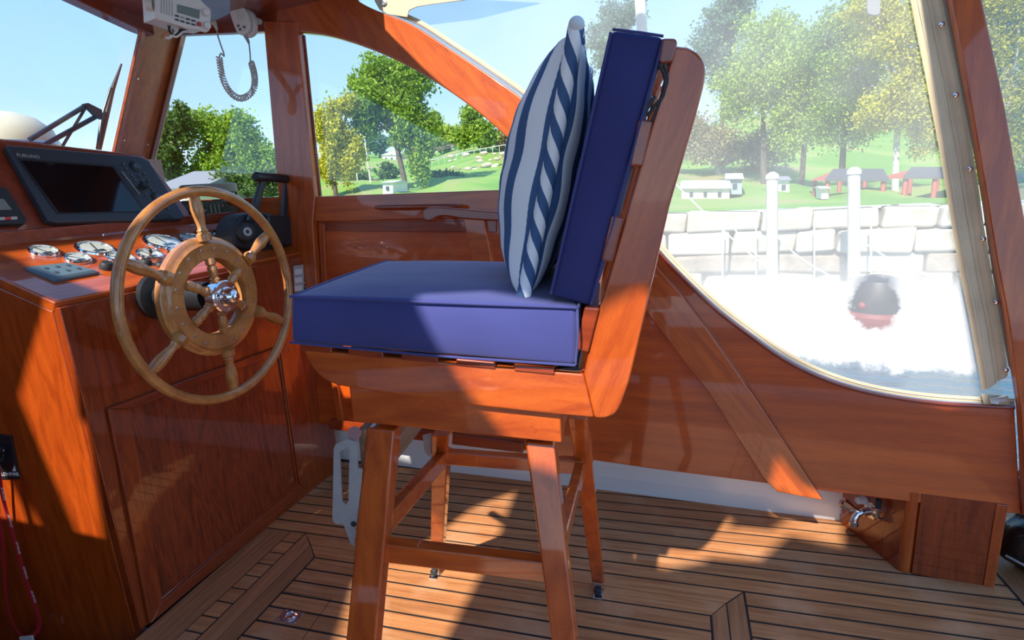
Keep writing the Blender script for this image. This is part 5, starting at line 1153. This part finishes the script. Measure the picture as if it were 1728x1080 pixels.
# stones on the slope
ro = thing('rock_outcrop', 'pale rocky outcrop on the grassy slope at the right of the arched window', 'rocks', at(805, 276, PY(26)))
for i in range(26):
    x = random.uniform(758, 852); y = 285-(x-758)*.12+random.uniform(-22, 12); p = at(x, y, PY(26)); r_ = random.uniform(.05, .14)
    MB().ball(p, (r_*1.6, r_, r_*.8), 8).build('stone', stone, ro)
# fence along the bank
fnc = thing('roadside_fence', 'thin pale fence along the road on the slope in the arched window', 'fence', at(740, 270, PY(34)))
P = [at(x, y, PY(34)) for x, y in [(700, 274), (740, 268), (780, 258), (820, 250), (860, 243)]]
MB().tube(P, .03, 6).build('fence_rail', greyp, fnc)
for k in range(0, 17): p = smoothpath(P, 4)[k]; MB().tube([p, p-V((0, 0, .4))], .025, 5).build('fence_post', greyp, fnc)
# trees
T = tree
T('broadleaf_tree', 'large green tree with a forked leaning trunk in the middle of the arched window', 688, 322, 20, [(640, 160, 46, 50), (690, 190, 44, 62), (700, 130, 42, 28), (640, 115, 42, 22), (618, 205, 28, 28), (706, 260, 22, 46), (600, 140, 16, 14)], lf_g, 26000, 3.1, trunk_r=.13)
T('maple_tree', 'yellow-green autumn tree at the left of the arched window', 566, 322, 19, [(560, 215, 28, 40), (580, 260, 32, 45), (556, 285, 24, 26), (586, 175, 20, 20)], lf_y, 13000, 3.0, trunk_r=.10)
T('broadleaf_tree', 'dark green tree against the front pillar in the front side window', 292, 330, 24, [(290, 225, 32, 46), (278, 270, 34, 40), (305, 190, 14, 20)], lf_d, 11000, 3.2)
T('broadleaf_tree', 'wide green tree in the middle of the front side window', 372, 330, 26, [(352, 232, 36, 42), (398, 240, 42, 46), (378, 280, 56, 36), (340, 290, 30, 30), (440, 275, 34, 34), (400, 205, 26, 18)], lf_g, 18000, 3.2)
T('shrub', 'dense dark bushes along the shore at the foot of the front side window', 420, 335, 18, [(400, 305, 40, 22), (450, 308, 36, 24), (350, 312, 30, 18)], lf_d, 8000, 3.0)
for lab, px, Y, bl_, lf, n_ in [('round green bush at the foot of the big tree', 655, 26, [(600, 300, 26, 22), (655, 290, 22, 14)], lf_d, 3500), ('low dark bushes below the slope right of the big tree', 750, 24, [(745, 302, 32, 12), (790, 306, 20, 8)], lf_d, 3500),
        ('pale olive tree row high on the slope', 760, 44, [(745, 235, 26, 20), (770, 228, 26, 20), (735, 205, 14, 16)], lf_p, 6000), ('green tree near the right end of the arched window', 808, 36, [(800, 205, 22, 28), (815, 228, 26, 22), (780, 235, 14, 16)], lf_g, 7000),
        ('brownish shrub beside the fence on the slope', 718, 38, [(716, 248, 20, 14), (848, 235, 16, 18)], lf_b, 3000), ('distant hazy tree left of the white house', 640, 48, [(640, 240, 22, 18), (610, 245, 20, 14)], lf_n, 3000)]:
    T('tree' if 'tree' in lab else 'shrub', lab+' in the arched window' if 'window' not in lab else lab, px, bl_[0][1]+bl_[0][3]+6, Y, bl_, lf, n_, 3.0)
for lab, px, py, Y, bl_, lf, n_, bk__ in [
    ('tall bluish pine rising above the right of the chair back', 1215, 240, 34, [(1225, 40, 44, 30), (1205, 75, 40, 26), (1240, 5, 40, 26), (1215, 120, 34, 40)], lf_n, 9000, bark),
    ('faint blue pine directly left of the blue seat back', 1030, 260, 44, [(1040, 30, 30, 30), (1020, 65, 34, 30), (1045, 100, 40, 40), (1070, 20, 24, 20)], lf_n, 7000, bark),
    ('pale round tree left of the centre of the cloudy curtain', 1290, 325, 26, [(1290, 90, 56, 62), (1270, 150, 60, 60), (1320, 60, 40, 40)], lf_p, 15000, bark),
    ('olive tree filling the middle of the cloudy curtain', 1350, 330, 24, [(1350, 130, 52, 70), (1370, 190, 54, 60), (1330, 220, 40, 46)], lf_p, 13000, bark),
    ('bright green tree behind the left shelter', 1420, 325, 22, [(1440, 110, 60, 70), (1420, 190, 60, 60), (1400, 60, 40, 44), (1470, 40, 50, 50)], lf_g, 20000, bark),
    ('yellow-green tree with a white trunk beside the canvas strip', 1512, 330, 19, [(1530, 60, 60, 60), (1540, 150, 56, 60), (1500, 190, 44, 46), (1480, 10, 50, 40), (1570, 220, 40, 40)], lf_y, 20000, bark_w),
    ('low brown thicket behind the white boat house', 1210, 335, 30, [(1200, 240, 60, 44), (1290, 250, 60, 40), (1150, 225, 40, 40)], lf_b, 9000, bark_w),
    ('tall green and yellow tree beyond the aft post', 1700, 345, 20, [(1690, 60, 70, 80), (1720, 180, 70, 80), (1680, 270, 50, 50), (1740, -40, 80, 60), (1620, -20, 60, 60)], lf_y, 20000, bark_w),
    ('green tree beyond the aft post filling the right edge', 1790, 345, 24, [(1790, 100, 90, 110), (1800, 230, 70, 70)], lf_g, 14000, bark)]:
    T('tree' if 'thicket' not in lab else 'shrub', lab, px, py, Y, bl_, lf, int(n_*1.5), 2.8, bk__)

ceiling_with_holes()
MB().prism([V((-2.46, -2.1, .5)), V((-.9, -2.1, .5)), V((-.9, -2.1, 2.19)), V((-2.25, -2.1, 2.19))], (0, -.03, 0)).build('wall_port_shade', mah_wall, None, smooth=False, kind='structure')  # unseen solid side added to keep skylight off the console
# out of view: cabinet added to shade the console side, then hull walls and lower floor
pcn = thing('port_shade_cabinet', 'added unseen mahogany cabinet that shades the companionway from the port side', 'cabinet', (-2.0, -.8, 0))
MB().prism([V((-2.42, -2.05, -.6)), V((-1.64, -2.05, -.6)), V((-1.64, .33, -.6)), V((-2.42, .33, -.6))], (0, 0, 1.56)).build('shade_cabinet_body', mah_dark, pcn, bevel=.004)
MB().prism([V((-2.43, -2.05, 0.965)), V((-1.60, -2.05, 0.965)), V((-1.60, .35, 0.965)), V((-2.43, .35, 0.965))], (0, 0, .03)).build('shade_cabinet_top', mah_y, pcn, bevel=.006)
MB().prism([V((-2.46, -2.1, -.7)), V((-2.46, 2.15, -.7)), V((-2.46, 2.15, 1.5)), V((-2.46, -2.1, 1.5))], (-.03, 0, 0)).build('wall_front', mah_dark, None, smooth=False, kind='structure')  # unseen bulkhead put in to block sun below the windshield
MB().prism([V((-2.5, -2.1, -.7)), V((-1.62, -2.1, -.7)), V((-1.62, 1.3, -.7)), V((-2.5, 1.3, -.7))], (0, 0, .05)).build('floor_lower', teak_y, None, smooth=False, kind='structure')
MB().prism([V((-1.62, .34, -.66)), V((-1.62, 1.03, -.66)), V((-1.62, 1.03, -.01)), V((-1.62, .34, -.01))], (.02, 0, 0)).build('wall_step', mah_dark, None, smooth=False, kind='structure')
MB().prism([V((-2.3, -2.1, 0)), V((2.4, -2.1, 0)), V((2.4, -2.1, .55)), V((-2.3, -2.1, .55))], (0, -.03, 0)).build('wall_left', mah_wall, None, smooth=False, kind='structure')
